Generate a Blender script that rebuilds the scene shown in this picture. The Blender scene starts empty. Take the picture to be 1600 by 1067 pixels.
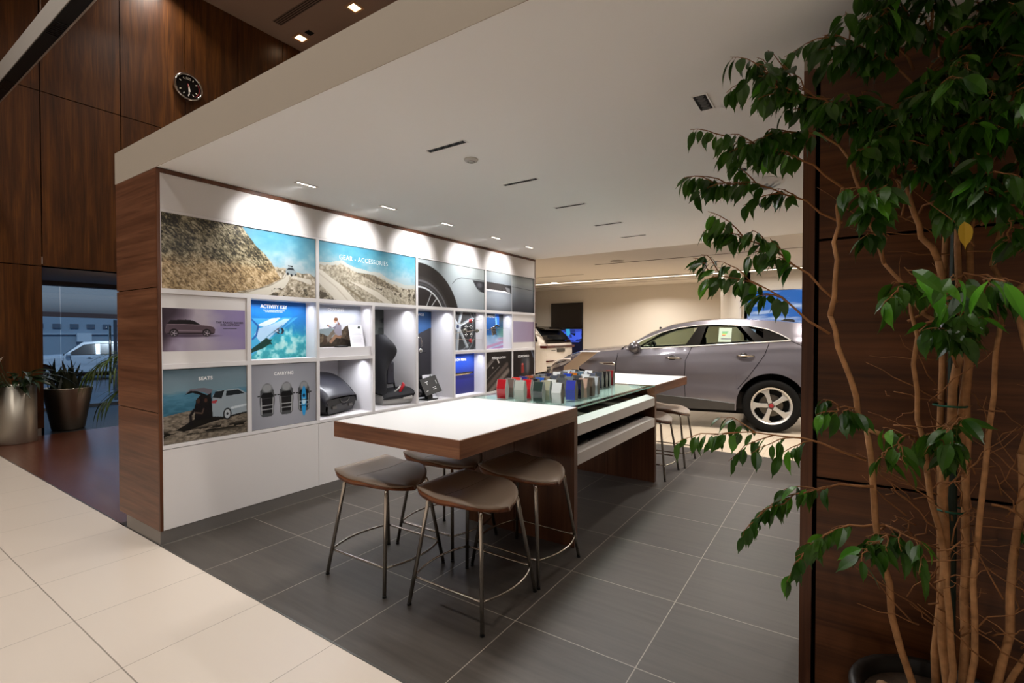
import bpy, math, random
import numpy as np
from mathutils import Vector, Matrix, Euler
SC = bpy.context.scene
COL = SC.collection
PI = math.pi
R = math.radians

# ------------------------------------------------------------------ camera
cam_d = bpy.data.cameras.new('camera')
cam_d.sensor_width = 36.0
cam_d.sensor_fit = 'HORIZONTAL'
cam_d.lens = 761.0 / 1600.0 * 36.0
cam_d.clip_end = 200
cam_o = bpy.data.objects.new('camera', cam_d)
COL.objects.link(cam_o)
cam_o.location = (0, 0, 1.4)
cam_o.rotation_euler = (R(90 - 0.905), 0, R(33.74))
SC.camera = cam_o

# ------------------------------------------------------------------ view
SC.view_settings.view_transform = 'Standard'
SC.view_settings.look = 'None'
SC.view_settings.gamma = 1.0
SC.view_settings.exposure = 0.0
SC.view_settings.use_curve_mapping = False
SC.cycles.max_bounces = 8
SC.cycles.diffuse_bounces = 4
SC.cycles.glossy_bounces = 4
SC.cycles.transmission_bounces = 6
SC.cycles.transparent_max_bounces = 10
SC.cycles.caustics_reflective = False
SC.cycles.caustics_refractive = False
SC.cycles.sample_clamp_indirect = 6.0

# ------------------------------------------------------------------ sky and sun (only the street outside sees them)
wd = bpy.data.worlds.new('sky')
SC.world = wd
wd.use_nodes = True
wbg = wd.node_tree.nodes['Background']
wbg.inputs[0].default_value = (0.30, 0.46, 0.70, 1)
wbg.inputs[1].default_value = 0.9
sun = bpy.data.lights.new('sun', 'SUN')
sun.energy = 1.4
sun.angle = R(1)
sun.color = (0.95, 0.97, 1.0)
sun_o = bpy.data.objects.new('sun', sun)
COL.objects.link(sun_o)
sun_o.rotation_euler = (0, R(38), R(-12))

WARM = (1.0, 0.955, 0.90)
WARM2 = (1.0, 0.935, 0.86)
NEUT = (1.0, 0.985, 0.97)
LS = 1.0


def area(name, loc, w, h, power, color=WARM, rot=(0, 0, 0), spread=170, shape='RECTANGLE'):
    l = bpy.data.lights.new(name, 'AREA')
    l.shape = shape
    l.size = w
    if shape in ('RECTANGLE', 'ELLIPSE'):
        l.size_y = h
    l.energy = power * LS
    l.color = color
    l.spread = R(spread)
    o = bpy.data.objects.new(name, l)
    COL.objects.link(o)
    o.location = loc
    o.rotation_euler = rot
    return o


def spot(name, loc, target, power, cone=60, blend=0.5, color=NEUT, radius=0.03):
    l = bpy.data.lights.new(name, 'SPOT')
    l.energy = power * LS
    l.color = color
    l.spot_size = R(cone)
    l.spot_blend = blend
    l.shadow_soft_size = radius
    o = bpy.data.objects.new(name, l)
    COL.objects.link(o)
    o.location = loc
    d = Vector(target) - Vector(loc)
    o.rotation_euler = d.to_track_quat('-Z', 'Y').to_euler()
    return o


# hall downlights (7 m ceiling), wall washers, table slots, aisle slots, showroom ceiling
HALL = [(-7.09, 5.68), (-9.0 + 0.55, 5.68)]
for x, y in ((-5.6, 0.75), (-3.6, 0.75), (-1.6, 0.75), (0.4, 0.75), (-6.6, -1.6), (-4.2, -1.6), (-1.8, -1.6), (0.6, -1.6)):
    area('hall_downlight_glow', (x, y, 7.10), 0.22, 0.22, 42, WARM, spread=130)
for x in (-8.7, -7.2, -5.6):
    area('hall_downlight_glow', (x, 3.4, 7.10), 0.22, 0.22, 20, WARM2, spread=120)
spot('hall_spot_glow', (-8.6, 5.68, 7.09), (-8.85, 5.68, 0), 60, 70, 0.6, WARM2)
spot('hall_spot_glow', (-8.6, 3.5, 7.09), (-9.05, 3.4, 0), 90, 55, 0.8, WARM2)
WASH_Y = (2.14, 2.92, 3.68, 4.51, 5.23)
for y in WASH_Y:
    spot('wall_washer_glow', (-3.235, y, 2.47), (-3.74, y, 2.19), 48, 80, 1.0, NEUT, 0.03)
    spot('wall_washer_wide_glow', (-3.235, y, 2.47), (-3.74, y, 1.4), 12, 100, 1.0, NEUT, 0.03)
SLOT_Y = (2.155, 2.95, 3.73, 4.56, 5.28)
for y in SLOT_Y:
    spot('table_slot_glow', (-1.90, y, 2.47), (-1.88, y + 0.02, 0.9), 21, 66, 1.0, NEUT, 0.05)
    area('table_soft_fill', (-1.90, y, 2.47), 0.27, 0.03, 13, NEUT, spread=165)  # broad fill added at each slot to brighten the accessory area
AISLE_Y = (2.42, 3.5, 4.6)
for y in AISLE_Y:
    spot('aisle_slot_glow', (-0.535, y, 2.47), (-0.60, y + 0.02, 0), 15, 90, 0.95, WARM, 0.05)
for x, y in ((-6.2, 8.2), (-3.4, 7.1), (-1.2, 7.0), (0.6, 7.0), (-3.4, 9.2), (-1.2, 9.9), (-6.2, 11.3), (-4.0, 12.2), (1.8, 8.5)):
    area('showroom_downlight_glow', (x, y, 2.735), 0.14, 0.14, 46, WARM2, spread=150)
area('vestibule_fill', (-10.6, 3.2, 2.34), 0.3, 0.3, 10, (0.85, 0.92, 1.0), spread=160)  # added fill light, no fixture; brightens the otherwise unlit vestibule
area('cove_strip_glow', (-3.9, 11.30, 2.70), 10.4, 0.03, 60, WARM, spread=160)


# ------------------------------------------------------------------ materials
def srgb(h):
    if isinstance(h, str):
        h = h.lstrip('#')
        c = [int(h[i:i + 2], 16) / 255 for i in (0, 2, 4)]
    else:
        c = [v / 255 if max(h) > 1 else v for v in h]
    return [v / 12.92 if v <= 0.04045 else ((v + 0.055) / 1.055) ** 2.4 for v in c]


MATS = {}


def mat(name, color, rough=0.5, metal=0.0, spec=0.5, coat=0.0, trans=0.0, ior=1.45, emit=None, estr=0.0, alpha=1.0, noise=0.0, nscale=20, bump=0.0):
    if name in MATS:
        return MATS[name]
    m = bpy.data.materials.new(name)
    m.use_nodes = True
    nt = m.node_tree
    b = nt.nodes['Principled BSDF']
    c = srgb(color)
    b.inputs['Base Color'].default_value = (*c, 1)
    b.inputs['Roughness'].default_value = rough
    b.inputs['Metallic'].default_value = metal
    b.inputs['Specular IOR Level'].default_value = spec
    b.inputs['Coat Weight'].default_value = coat
    b.inputs['Coat Roughness'].default_value = 0.06
    b.inputs['Transmission Weight'].default_value = trans
    b.inputs['IOR'].default_value = ior
    b.inputs['Alpha'].default_value = alpha
    if emit is not None:
        b.inputs['Emission Color'].default_value = (*srgb(emit), 1)
        b.inputs['Emission Strength'].default_value = estr
    if noise or bump:
        tc = nt.nodes.new('ShaderNodeTexCoord')
        n = nt.nodes.new('ShaderNodeTexNoise')
        n.inputs['Scale'].default_value = nscale
        n.inputs['Detail'].default_value = 5
        nt.links.new(tc.outputs['Object'], n.inputs['Vector'])
        if noise:
            r = nt.nodes.new('ShaderNodeValToRGB')
            r.color_ramp.elements[0].position = 0.3
            r.color_ramp.elements[1].position = 0.7
            r.color_ramp.elements[0].color = (*[v * (1 - noise) for v in c], 1)
            r.color_ramp.elements[1].color = (*[min(1, v * (1 + noise)) for v in c], 1)
            nt.links.new(n.outputs['Fac'], r.inputs['Fac'])
            nt.links.new(r.outputs['Color'], b.inputs['Base Color'])
        if bump:
            bp = nt.nodes.new('ShaderNodeBump')
            bp.inputs['Strength'].default_value = bump
            bp.inputs['Distance'].default_value = 0.002
            nt.links.new(n.outputs['Fac'], bp.inputs['Height'])
            nt.links.new(bp.outputs['Normal'], b.inputs['Normal'])
    MATS[name] = m
    return m


def wood(name, dark, mid, light, grain='z', rough=0.35, scale=1.0, spec=0.45):
    """walnut veneer: long streaks along the grain axis"""
    if name in MATS:
        return MATS[name]
    m = bpy.data.materials.new(name)
    m.use_nodes = True
    nt = m.node_tree
    N, L = nt.nodes, nt.links
    b = N['Principled BSDF']
    b.inputs['Roughness'].default_value = rough
    b.inputs['Specular IOR Level'].default_value = spec
    tc = N.new('ShaderNodeTexCoord')

    def noise(sv, detail, dist=0.0):
        mp = N.new('ShaderNodeMapping')
        mp.inputs['Scale'].default_value = sv
        L.new(tc.outputs['Object'], mp.inputs['Vector'])
        n = N.new('ShaderNodeTexNoise')
        n.inputs['Scale'].default_value = scale
        n.inputs['Detail'].default_value = detail
        n.inputs['Roughness'].default_value = 0.6
        n.inputs['Distortion'].default_value = dist
        L.new(mp.outputs['Vector'], n.inputs['Vector'])
        return n.outputs['Fac']
    g = {'x': 0, 'y': 1, 'z': 2}[grain]
    s1 = [9.0] * 3
    s1[g] = 0.7
    s2 = [70.0] * 3
    s2[g] = 1.4
    a = noise(s1, 5, 0.9)
    c = noise(s2, 3, 0.1)
    mx = N.new('ShaderNodeMath')
    mx.operation = 'MULTIPLY_ADD'
    mx.inputs[1].default_value = 0.35
    L.new(c, mx.inputs[0])
    m2 = N.new('ShaderNodeMath')
    m2.operation = 'MULTIPLY'
    m2.inputs[1].default_value = 0.65
    L.new(a, m2.inputs[0])
    L.new(m2.outputs[0], mx.inputs[2])
    r = N.new('ShaderNodeValToRGB')
    e = r.color_ramp.elements
    e[0].position = 0.34
    e[0].color = (*srgb(dark), 1)
    e[1].position = 0.66
    e[1].color = (*srgb(light), 1)
    k = e.new(0.5)
    k.color = (*srgb(mid), 1)
    L.new(mx.outputs[0], r.inputs['Fac'])
    L.new(r.outputs['Color'], b.inputs['Base Color'])
    MATS[name] = m
    return m


def tiles(name, c1, c2, grout, x0, y0, size, gw, rough, streak='x', contrast=0.5, spec=0.5, rvar=0.1, thick_y=None):
    m = bpy.data.materials.new(name)
    m.use_nodes = True
    nt = m.node_tree
    N, L = nt.nodes, nt.links
    b = N['Principled BSDF']
    b.inputs['Specular IOR Level'].default_value = spec
    tc = N.new('ShaderNodeTexCoord')
    sep = N.new('ShaderNodeSeparateXYZ')
    L.new(tc.outputs['Object'], sep.inputs[0])

    def mth(op, a, bb=None, cc=None):
        n = N.new('ShaderNodeMath')
        n.operation = op
        for i, v in enumerate((a, bb, cc)):
            if v is None:
                continue
            if isinstance(v, (int, float)):
                n.inputs[i].default_value = v
            else:
                L.new(v, n.inputs[i])
        return n.outputs[0]

    def cell(ax, o):
        return mth('DIVIDE', mth('SUBTRACT', sep.outputs[ax], o), size)
    cx, cy = cell(0, x0), cell(1, y0)

    def line(c):
        f = mth('FRACT', c)
        d = mth('MINIMUM', f, mth('SUBTRACT', 1.0, f))
        return mth('LESS_THAN', d, gw / size / 2)
    g = mth('MAXIMUM', line(cx), line(cy))
    if thick_y is not None:
        d = mth('ABSOLUTE', mth('SUBTRACT', sep.outputs[1], thick_y))
        g = mth('MAXIMUM', g, mth('LESS_THAN', d, 0.0028))
    # per tile tone
    comb = N.new('ShaderNodeCombineXYZ')
    L.new(mth('FLOOR', cx), comb.inputs[0])
    L.new(mth('FLOOR', cy), comb.inputs[1])
    wn = N.new('ShaderNodeTexWhiteNoise')
    wn.noise_dimensions = '3D'
    L.new(comb.outputs[0], wn.inputs['Vector'])
    # streaks
    mp = N.new('ShaderNodeMapping')
    mp.inputs['Scale'].default_value = (1.3, 20, 1) if streak == 'x' else (20, 1.3, 1)
    add = N.new('ShaderNodeVectorMath')
    add.operation = 'MULTIPLY_ADD'
    add.inputs[1].default_value = (3.1, 5.3, 1)
    L.new(wn.outputs['Color'], add.inputs[0])
    L.new(tc.outputs['Object'], add.inputs[2])
    L.new(add.outputs[0], mp.inputs['Vector'])
    n = N.new('ShaderNodeTexNoise')
    n.inputs['Scale'].default_value = 1.6
    n.inputs['Detail'].default_value = 8
    n.inputs['Roughness'].default_value = 0.65
    L.new(mp.outputs[0], n.inputs['Vector'])
    fac = mth('MULTIPLY_ADD', mth('SUBTRACT', n.outputs['Fac'], 0.5), contrast * 2, mth('MULTIPLY_ADD', wn.outputs['Value'], 0.25, 0.38))
    mix = N.new('ShaderNodeMix')
    mix.data_type = 'RGBA'
    mix.inputs['A'].default_value = (*srgb(c1), 1)
    mix.inputs['B'].default_value = (*srgb(c2), 1)
    cl = N.new('ShaderNodeClamp')
    L.new(fac, cl.inputs[0])
    L.new(cl.outputs[0], mix.inputs['Factor'])
    mg = N.new('ShaderNodeMix')
    mg.data_type = 'RGBA'
    L.new(g, mg.inputs['Factor'])
    L.new(mix.outputs['Result'], mg.inputs['A'])
    mg.inputs['B'].default_value = (*srgb(grout), 1)
    L.new(mg.outputs['Result'], b.inputs['Base Color'])
    L.new(mth('MULTIPLY_ADD', n.outputs['Fac'], rvar, rough - rvar / 2), b.inputs['Roughness'])
    MATS[name] = m
    return m


def streak_metal(name, color, rough=0.3):
    """brushed metal, fine streaks running down"""
    m = mat(name, color, rough, 1.0)
    nt = m.node_tree
    tc = nt.nodes.new('ShaderNodeTexCoord')
    mp = nt.nodes.new('ShaderNodeMapping')
    mp.inputs['Scale'].default_value = (60, 60, 0.6)
    n = nt.nodes.new('ShaderNodeTexNoise')
    n.inputs['Scale'].default_value = 1.5
    nt.links.new(tc.outputs['Object'], mp.inputs[0])
    nt.links.new(mp.outputs[0], n.inputs['Vector'])
    r = nt.nodes.new('ShaderNodeMath')
    r.operation = 'MULTIPLY_ADD'
    r.inputs[1].default_value = 0.25
    r.inputs[2].default_value = rough - 0.12
    nt.links.new(n.outputs['Fac'], r.inputs[0])
    nt.links.new(r.outputs[0], nt.nodes['Principled BSDF'].inputs['Roughness'])
    return m


M_WOODV = wood('walnut_wall', '#2f1907', '#4d2b0f', '#6d4118', 'z', 0.36)
M_WOODX = wood('walnut_grain_across', '#4a2c1c', '#6b4530', '#875c42', 'x', 0.38)
M_WOODP = wood('walnut_partition', '#3c200f', '#5b3419', '#744626', 'x', 0.42)
M_WOODE = wood('walnut_edge', '#3b2012', '#54301c', '#6d432a', 'z', 0.4)
M_WOODT = wood('walnut_table', '#54311f', '#774b33', '#936547', 'y', 0.36)
M_WOODTX = wood('walnut_table_end', '#54311f', '#774b33', '#936547', 'x', 0.36)
M_WOODL = wood('walnut_leg', '#4a2a18', '#5f3923', '#744a30', 'z', 0.36)
M_WHITE = mat('white_laminate', '#d9d4d2', 0.42)
M_FRAME = mat('white_frame', '#dcd8d8', 0.4)
M_NICHE = mat('white_niche', '#dfdcdf', 0.5)
M_CEIL = mat('white_ceiling_paint', '#f8f6f4', 0.85, spec=0.2)
M_FASC = mat('cream_soffit_paint', '#a99e90', 0.8, spec=0.2)
M_FCEIL = mat('showroom_ceiling_paint', '#d4ccc1', 0.85, spec=0.2)
M_CREAM = mat('cream_wall_paint', '#d6cec2', 0.8, spec=0.2)
M_HCEIL = mat('hall_ceiling_paint', '#a58b7a', 0.8, spec=0.2)
M_BLACK = mat('black_plastic', '#141416', 0.4)
M_SHADOW = mat('black_gap', '#050505', 0.9, spec=0.0)
M_CHROME = mat('chrome', '#d8d6d4', 0.1, 1.0)
M_NICKEL = mat('satin_nickel', '#b8b0a6', 0.22, 1.0)
M_ALU = mat('aluminium_plinth', '#8f8a86', 0.42, 0.7)
M_TOP = mat('white_table_top', '#d6d4d2', 0.3)
M_GLASSEDGE = mat('glass_edge_green', '#9adfd2', 0.15, emit='#9adfd2', estr=0.0)
M_GLOW = mat('lamp_lens', '#ffffff', 0.5, emit='#fff4e6', estr=6.0)
M_LOUVRE = mat('black_louvre', '#0a0908', 0.7, spec=.2)
M_STEEL = streak_metal('brushed_steel', '#b5ada0', 0.5)


def glass(name, tint, alpha=0.12, rough=0.02, ior=1.4):
    """thin sheet glass: mostly see-through, with a real mirror-like sheen"""
    if name in MATS:
        return MATS[name]
    m = bpy.data.materials.new(name)
    m.use_nodes = True
    nt = m.node_tree
    nt.nodes.clear()
    o = nt.nodes.new('ShaderNodeOutputMaterial')
    t = nt.nodes.new('ShaderNodeBsdfTransparent')
    t.inputs[0].default_value = (*srgb(tint), 1)
    g = nt.nodes.new('ShaderNodeBsdfGlossy')
    g.inputs['Roughness'].default_value = rough
    f = nt.nodes.new('ShaderNodeFresnel')
    f.inputs[0].default_value = ior
    ad = nt.nodes.new('ShaderNodeMath')
    ad.operation = 'ADD'
    ad.inputs[1].default_value = alpha * 0.2
    mx = nt.nodes.new('ShaderNodeMixShader')
    nt.links.new(f.outputs[0], ad.inputs[0])
    ge_ = nt.nodes.new('ShaderNodeNewGeometry')
    bf = nt.nodes.new('ShaderNodeMath')
    bf.operation = 'SUBTRACT'
    bf.inputs[0].default_value = 1.0
    nt.links.new(ge_.outputs['Backfacing'], bf.inputs[1])
    ml = nt.nodes.new('ShaderNodeMath')
    ml.operation = 'MULTIPLY'
    nt.links.new(ad.outputs[0], ml.inputs[0])
    nt.links.new(bf.outputs[0], ml.inputs[1])
    nt.links.new(ml.outputs[0], mx.inputs[0])
    nt.links.new(t.outputs[0], mx.inputs[1])
    nt.links.new(g.outputs[0], mx.inputs[2])
    nt.links.new(mx.outputs[0], o.inputs[0])
    MATS[name] = m
    return m


# ------------------------------------------------------------------ object helpers
def thing(name, label, cat, loc=(0, 0, 0), rz=0.0, group=None):
    o = bpy.data.objects.new(name, None)
    o.empty_display_size = 0.1
    COL.objects.link(o)
    o.location = loc
    o.rotation_euler = (0, 0, rz)
    return tag(o, label, cat, group)


def tag(o, label, cat, group=None, kind=None):
    o['label'] = label
    o['category'] = cat
    if group:
        o['group'] = group
    if kind:
        o['kind'] = kind
    return o


class MB:
    """collects shapes, then links them as ONE mesh object"""

    def __init__(s):
        s.v = []
        s.f = []
        s.m = []
        s.k = 0

    def mi(s, k):
        s.k = k
        return s

    def add(s, vs, fs):
        b = len(s.v)
        s.v += [tuple(p) for p in vs]
        s.f += [tuple(i + b for i in f) for f in fs]
        s.m += [s.k] * len(fs)
        return s

    def box(s, x0, y0, z0, x1, y1, z1):
        x0, x1 = min(x0, x1), max(x0, x1)
        y0, y1 = min(y0, y1), max(y0, y1)
        z0, z1 = min(z0, z1), max(z0, z1)
        v = [(x, y, z) for z in (z0, z1) for y in (y0, y1) for x in (x0, x1)]
        return s.add(v, [(0, 2, 3, 1), (4, 5, 7, 6), (0, 1, 5, 4), (1, 3, 7, 5), (3, 2, 6, 7), (2, 0, 4, 6)])

    def quad(s, a, b, c, d):
        return s.add([a, b, c, d], [(0, 1, 2, 3)])

    def prism(s, poly, axis, a0, a1):
        """poly: list of 2D points in the two other axes (cyclic order), extruded along axis"""
        n = len(poly)

        def P(p, a):
            if axis == 'x':
                return (a, p[0], p[1])
            if axis == 'y':
                return (p[0], a, p[1])
            return (p[0], p[1], a)
        v = [P(p, a0) for p in poly] + [P(p, a1) for p in poly]
        f = [tuple(range(n)), tuple(range(2 * n - 1, n - 1, -1))]
        f += [(i, i + n, (i + 1) % n + n, (i + 1) % n) for i in range(n)]
        return s.add(v, f)

    def lathe(s, prof, seg=32, c=(0, 0, 0), axis='z', cap=True, a0=0, a1=2 * PI):
        n = len(prof)
        full = abs(a1 - a0 - 2 * PI) < 1e-6
        ns = seg if full else seg + 1
        v = []
        for i in range(ns):
            a = a0 + (a1 - a0) * i / seg
            for r, h in prof:
                p = (r * math.cos(a), r * math.sin(a), h)
                if axis == 'x':
                    p = (p[2], p[0], p[1])
                elif axis == 'y':
                    p = (p[1], p[2], p[0])
                v.append((p[0] + c[0], p[1] + c[1], p[2] + c[2]))
        f = []
        for i in range(seg):
            j = (i + 1) % ns
            for k in range(n - 1):
                f.append((i * n + k, j * n + k, j * n + k + 1, i * n + k + 1))
        if cap and full:
            if prof[0][0] > 1e-5:
                f.append(tuple(i * n for i in range(ns))[::-1])
            if prof[-1][0] > 1e-5:
                f.append(tuple(i * n + n - 1 for i in range(ns)))
        return s.add(v, f)

    def tube(s, pts, r, seg=8, cap=True):
        pts = [Vector(p) for p in pts]
        n = len(pts)
        rr = r if isinstance(r, (list, tuple)) else [r] * n
        tang = []
        for i in range(n):
            a = pts[max(0, i - 1)]
            b = pts[min(n - 1, i + 1)]
            t = (b - a)
            tang.append(t.normalized() if t.length > 1e-9 else Vector((0, 0, 1)))
        up = Vector((0, 0, 1)) if abs(tang[0].z) < 0.9 else Vector((1, 0, 0))
        u = tang[0].cross(up).normalized()
        v = []
        for i in range(n):
            t = tang[i]
            u = (u - t * u.dot(t))
            u = u.normalized() if u.length > 1e-6 else t.orthogonal().normalized()
            w = t.cross(u)
            for k in range(seg):
                a = 2 * PI * k / seg
                v.append(pts[i] + (u * math.cos(a) + w * math.sin(a)) * rr[i])
        f = []
        for i in range(n - 1):
            for k in range(seg):
                k2 = (k + 1) % seg
                f.append((i * seg + k, i * seg + k2, (i + 1) * seg + k2, (i + 1) * seg + k))
        if cap:
            f.append(tuple(range(seg))[::-1])
            f.append(tuple((n - 1) * seg + k for k in range(seg)))
        return s.add(v, f)

    def grid(s, P, closed_u=False):
        """P[i][j] points"""
        nu, nv = len(P), len(P[0])
        v = [p for row in P for p in row]
        f = []
        for i in range(nu if closed_u else nu - 1):
            for j in range(nv - 1):
                i2 = (i + 1) % nu
                f.append((i * nv + j, i2 * nv + j, i2 * nv + j + 1, i * nv + j + 1))
        return s.add(v, f)

    def sphere(s, c, rx, ry=None, rz=None, seg=16, rings=10):
        ry = ry or rx
        rz = rz or rx
        P = []
        for i in range(seg):
            a = 2 * PI * i / seg
            P.append([(c[0] + rx * math.sin(PI * j / rings) * math.cos(a), c[1] + ry * math.sin(PI * j / rings) * math.sin(a), c[2] - rz * math.cos(PI * j / rings)) for j in range(rings + 1)])
        return s.grid(P, True)

    def build(s, name, mats, parent=None, smooth=False, bevel=0.0, world=False, kind=None, label=None, seg=2):
        v = s.v
        if world and parent is not None:
            lx, ly, lz = parent.location
            v = [(p[0] - lx, p[1] - ly, p[2] - lz) for p in v]
        me = bpy.data.meshes.new(name)
        me.from_pydata(v, [], s.f)
        if not isinstance(mats, (list, tuple)):
            mats = [mats]
        for m in mats:
            me.materials.append(m)
        if len(mats) > 1:
            me.polygons.foreach_set('material_index', s.m)
        if smooth:
            me.polygons.foreach_set('use_smooth', [True] * len(me.polygons))
        me.update()
        o = bpy.data.objects.new(name, me)
        COL.objects.link(o)
        if parent is not None:
            o.parent = parent
        if bevel:
            bm = o.modifiers.new('bevel', 'BEVEL')
            bm.width = bevel
            bm.segments = seg
            bm.limit_method = 'ANGLE'
            bm.angle_limit = R(40)
        if smooth == 'auto':
            md = o.modifiers.new('wn', 'WEIGHTED_NORMAL')
        if kind:
            o['kind'] = kind
        if label:
            o['label'] = label
        return o


def recalc(o):
    import bmesh
    bm = bmesh.new()
    bm.from_mesh(o.data)
    bmesh.ops.recalc_face_normals(bm, faces=bm.faces)
    bm.to_mesh(o.data)
    bm.free()
    return o


def copy_tree(o, loc=None, rz=None, label=None, parent=None):
    c = o.copy()
    COL.objects.link(c)
    if parent is not None:
        c.parent = parent
    if loc is not None:
        c.location = loc
    if rz is not None:
        c.rotation_euler = (0, 0, rz)
    if label:
        c['label'] = label
    for ch in list(o.children):
        copy_tree(ch, parent=c)
    return c


def lettering(txt, size, loc, right, up, material, parent=None, name='lettering', align='LEFT', bold=0.0, spacing=1.0, width=1.0, world=True):
    cu = bpy.data.curves.new(name, 'FONT')
    cu.body = txt
    cu.size = size
    cu.align_x = align
    cu.offset = bold
    cu.space_character = spacing
    cu.extrude = 0.0004
    t = bpy.data.objects.new('tmp_text', cu)
    COL.objects.link(t)
    bpy.context.view_layer.update()
    dg = bpy.context.evaluated_depsgraph_get()
    me = bpy.data.meshes.new_from_object(t.evaluated_get(dg))
    bpy.data.objects.remove(t)
    r = Vector(right).normalized()
    u = Vector(up).normalized()
    n = r.cross(u)
    M = Matrix((r * width, u, n)).transposed().to_4x4()
    me.transform(M)
    off = Vector(loc) - (parent.location if (parent is not None and world) else Vector((0, 0, 0)))
    me.transform(Matrix.Translation(off))
    me.materials.clear()
    me.materials.append(material)
    me.name = name
    o = bpy.data.objects.new(name, me)
    COL.objects.link(o)
    if parent is not None:
        o.parent = parent
    return o


def structure(mb, name, mats, **k):
    return mb.build(name, mats, kind='structure', **k)

# ================================================================== SETTING
# floors: beige tile outside the accessory area, grey tile inside it, timber-look floor to the left
M_BEIGE = tiles('beige_tile', '#bcb0a4', '#c5b9ac', '#857c72', -0.08, 0.171, 0.6, 0.0035, 0.34, 'x', 0.15, thick_y=0.771)
M_BEIGE2 = tiles('beige_tile_showroom', '#c8b8a2', '#d2c2ac', '#a39484', -0.10, 6.18, 0.6, 0.003, 0.22, 'x', 0.15)
M_GREY = tiles('grey_stone_tile', '#37322e', '#504a44', '#8f877c', -0.69 - 0.002, 1.366, 0.602, 0.0045, 0.46, 'x', 0.8, spec=.35)
M_FWOOD = tiles('brown_floor_tile', '#472619', '#5c3424', '#2e1a12', -4.40, 1.366, 1.2, 0.004, 0.24, 'x', 0.8)
structure(MB().box(-9.1, -5.0, -0.1, 5.0, 1.366, 0.0), 'floor', M_BEIGE)
structure(MB().box(-4.40, 1.366, -0.1, 5.0, 6.18, 0.0), 'floor', M_GREY)
structure(MB().box(-9.1, 1.366, -0.1, -4.40, 6.18, 0.0), 'floor', M_FWOOD)
structure(MB().box(-9.1, 6.18, -0.1, 5.0, 13.6, 0.0), 'floor', M_BEIGE2)
structure(MB().box(-4.40, 1.362, 0.0005, 5.0, 1.370, 0.0025), 'trim_1', mat('floor_metal_strip', '#6b6a66', 0.35, 0.8))
structure(MB().box(-9.08, 1.362, 0.0005, -4.30, 1.370, 0.0025), 'trim_2', mat('floor_metal_strip', '#6b6a66', 0.35, 0.8))

# left wall: walnut panels with dark joints, doorway
wl = MB()
XW = -9.1
JY = [1.995, 2.90, 3.79, 4.66, 5.52, 6.18]
JZ = [2.33, 4.72, 7.13]
ys = [-5.0, -3.3, -2.4, -1.5, -0.6, 0.3, 1.15] + JY
g = 0.006
wl.mi(0)
for a, b in zip(ys[:-1], ys[1:]):
    for c, d in zip(JZ[:-1], JZ[1:]):
        wl.box(XW - 0.02, a + g, c + g, XW, b - g, d - g)
    if b <= 2.0 or a > 3.9:
        wl.box(XW - 0.02, a + g, 0.1, XW, b - g, JZ[0] - g)
    if 3.7 < a < 3.9:
        pass
wl.mi(1)
wl.box(XW - 0.15, -5.0, 0.0, XW - 0.02, 1.995, 7.13)
wl.box(XW - 0.15, 1.995, 2.33, XW - 0.02, 6.18, 7.13)
wl.box(XW - 0.15, 4.66, 0.0, XW - 0.02, 6.18, 2.33)
structure(wl, 'wall_left', [M_WOODV, M_SHADOW])
structure(MB().box(XW - 0.001, -5.0, 0.0, XW + 0.012, 1.96, 0.10), 'baseboard_left', mat('skirting_grey', '#9a948c', 0.45))
structure(MB().box(XW - 2.9, 1.93, 0.0, XW - 0.151, 1.995, 2.42), 'wall_vestibule', mat('dark_reveal', '#3a332e', 0.6))
structure(MB().box(-12.0, 4.66, 0.0, -9.2, 4.75, 2.42), 'wall_vestibule_far', mat('dark_reveal', '#3a332e', 0.6))
structure(MB().box(-12.05, 1.93, 2.36, -9.11, 4.72, 2.46), 'ceiling_vestibule', mat('vestibule_ceiling', '#c9c4be', 0.8))
structure(MB().box(-12.05, 1.95, 2.28, -11.85, 4.70, 2.36), 'trim_3', mat('dark_header', '#77787c', 0.6))
structure(MB().box(-12.1, 1.93, -0.1, -9.1, 4.72, -0.004), 'floor_vestibule', mat('dark_entrance_mat', '#22201f', 0.42, noise=0.3, nscale=14))
# hall ceiling and showroom ceilings
structure(MB().box(-9.4, -5.1, 7.13, 5.1, 6.3, 7.25), 'ceiling', M_HCEIL)
structure(MB().box(-9.1, 5.98, 2.72, -4.41, 6.18, 7.13), 'wall_bulkhead', M_CREAM)
structure(MB().box(-9.3, 6.18, 2.75, 5.1, 13.7, 2.95), 'ceiling_showroom', M_FCEIL)
structure(MB().box(-4.40, 5.98, 2.72, 5.0, 6.18, 7.13), 'wall_bulkhead_right', M_CREAM)
# soffit: the dropped white canopy over the accessory area
so = MB()
so.mi(0).box(-4.405, 1.369, 2.49, 5.0, 6.15, 2.71)
so.mi(1).box(-4.405, 1.366, 2.4905, 5.0, 1.369, 2.717)
so.mi(1).box(-4.41, 1.366, 2.4905, -4.405, 6.15, 2.717)
structure(so, 'ceiling_soffit', [M_CEIL, M_FASC])
# back walls
structure(MB().box(-9.1, 13.42, 0, -1.9, 13.6, 2.75), 'wall_back', M_CREAM)
structure(MB().box(-1.72, 11.82, 0, 5.0, 12.0, 2.75), 'wall_back_right', M_CREAM)
structure(MB().box(-1.74, 11.82, 0, -1.60, 13.5, 2.75), 'wall_back_return', M_CREAM)
structure(MB().lathe([(0.205, 0), (0.205, 2.75)], 40, (-1.93, 11.45, 0)), 'trim_4', M_CREAM)
structure(MB().box(-9.2, 6.18, 0, -9.1, 13.6, 2.75), 'wall_left_showroom', M_CREAM)
structure(MB().box(5.0, -5.0, 0, 5.1, 13.6, 7.13), 'wall_far_right', M_CREAM)
structure(MB().box(-9.1, -5.1, 0, 5.0, -5.0, 7.13), 'wall_behind', M_CREAM)
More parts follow.
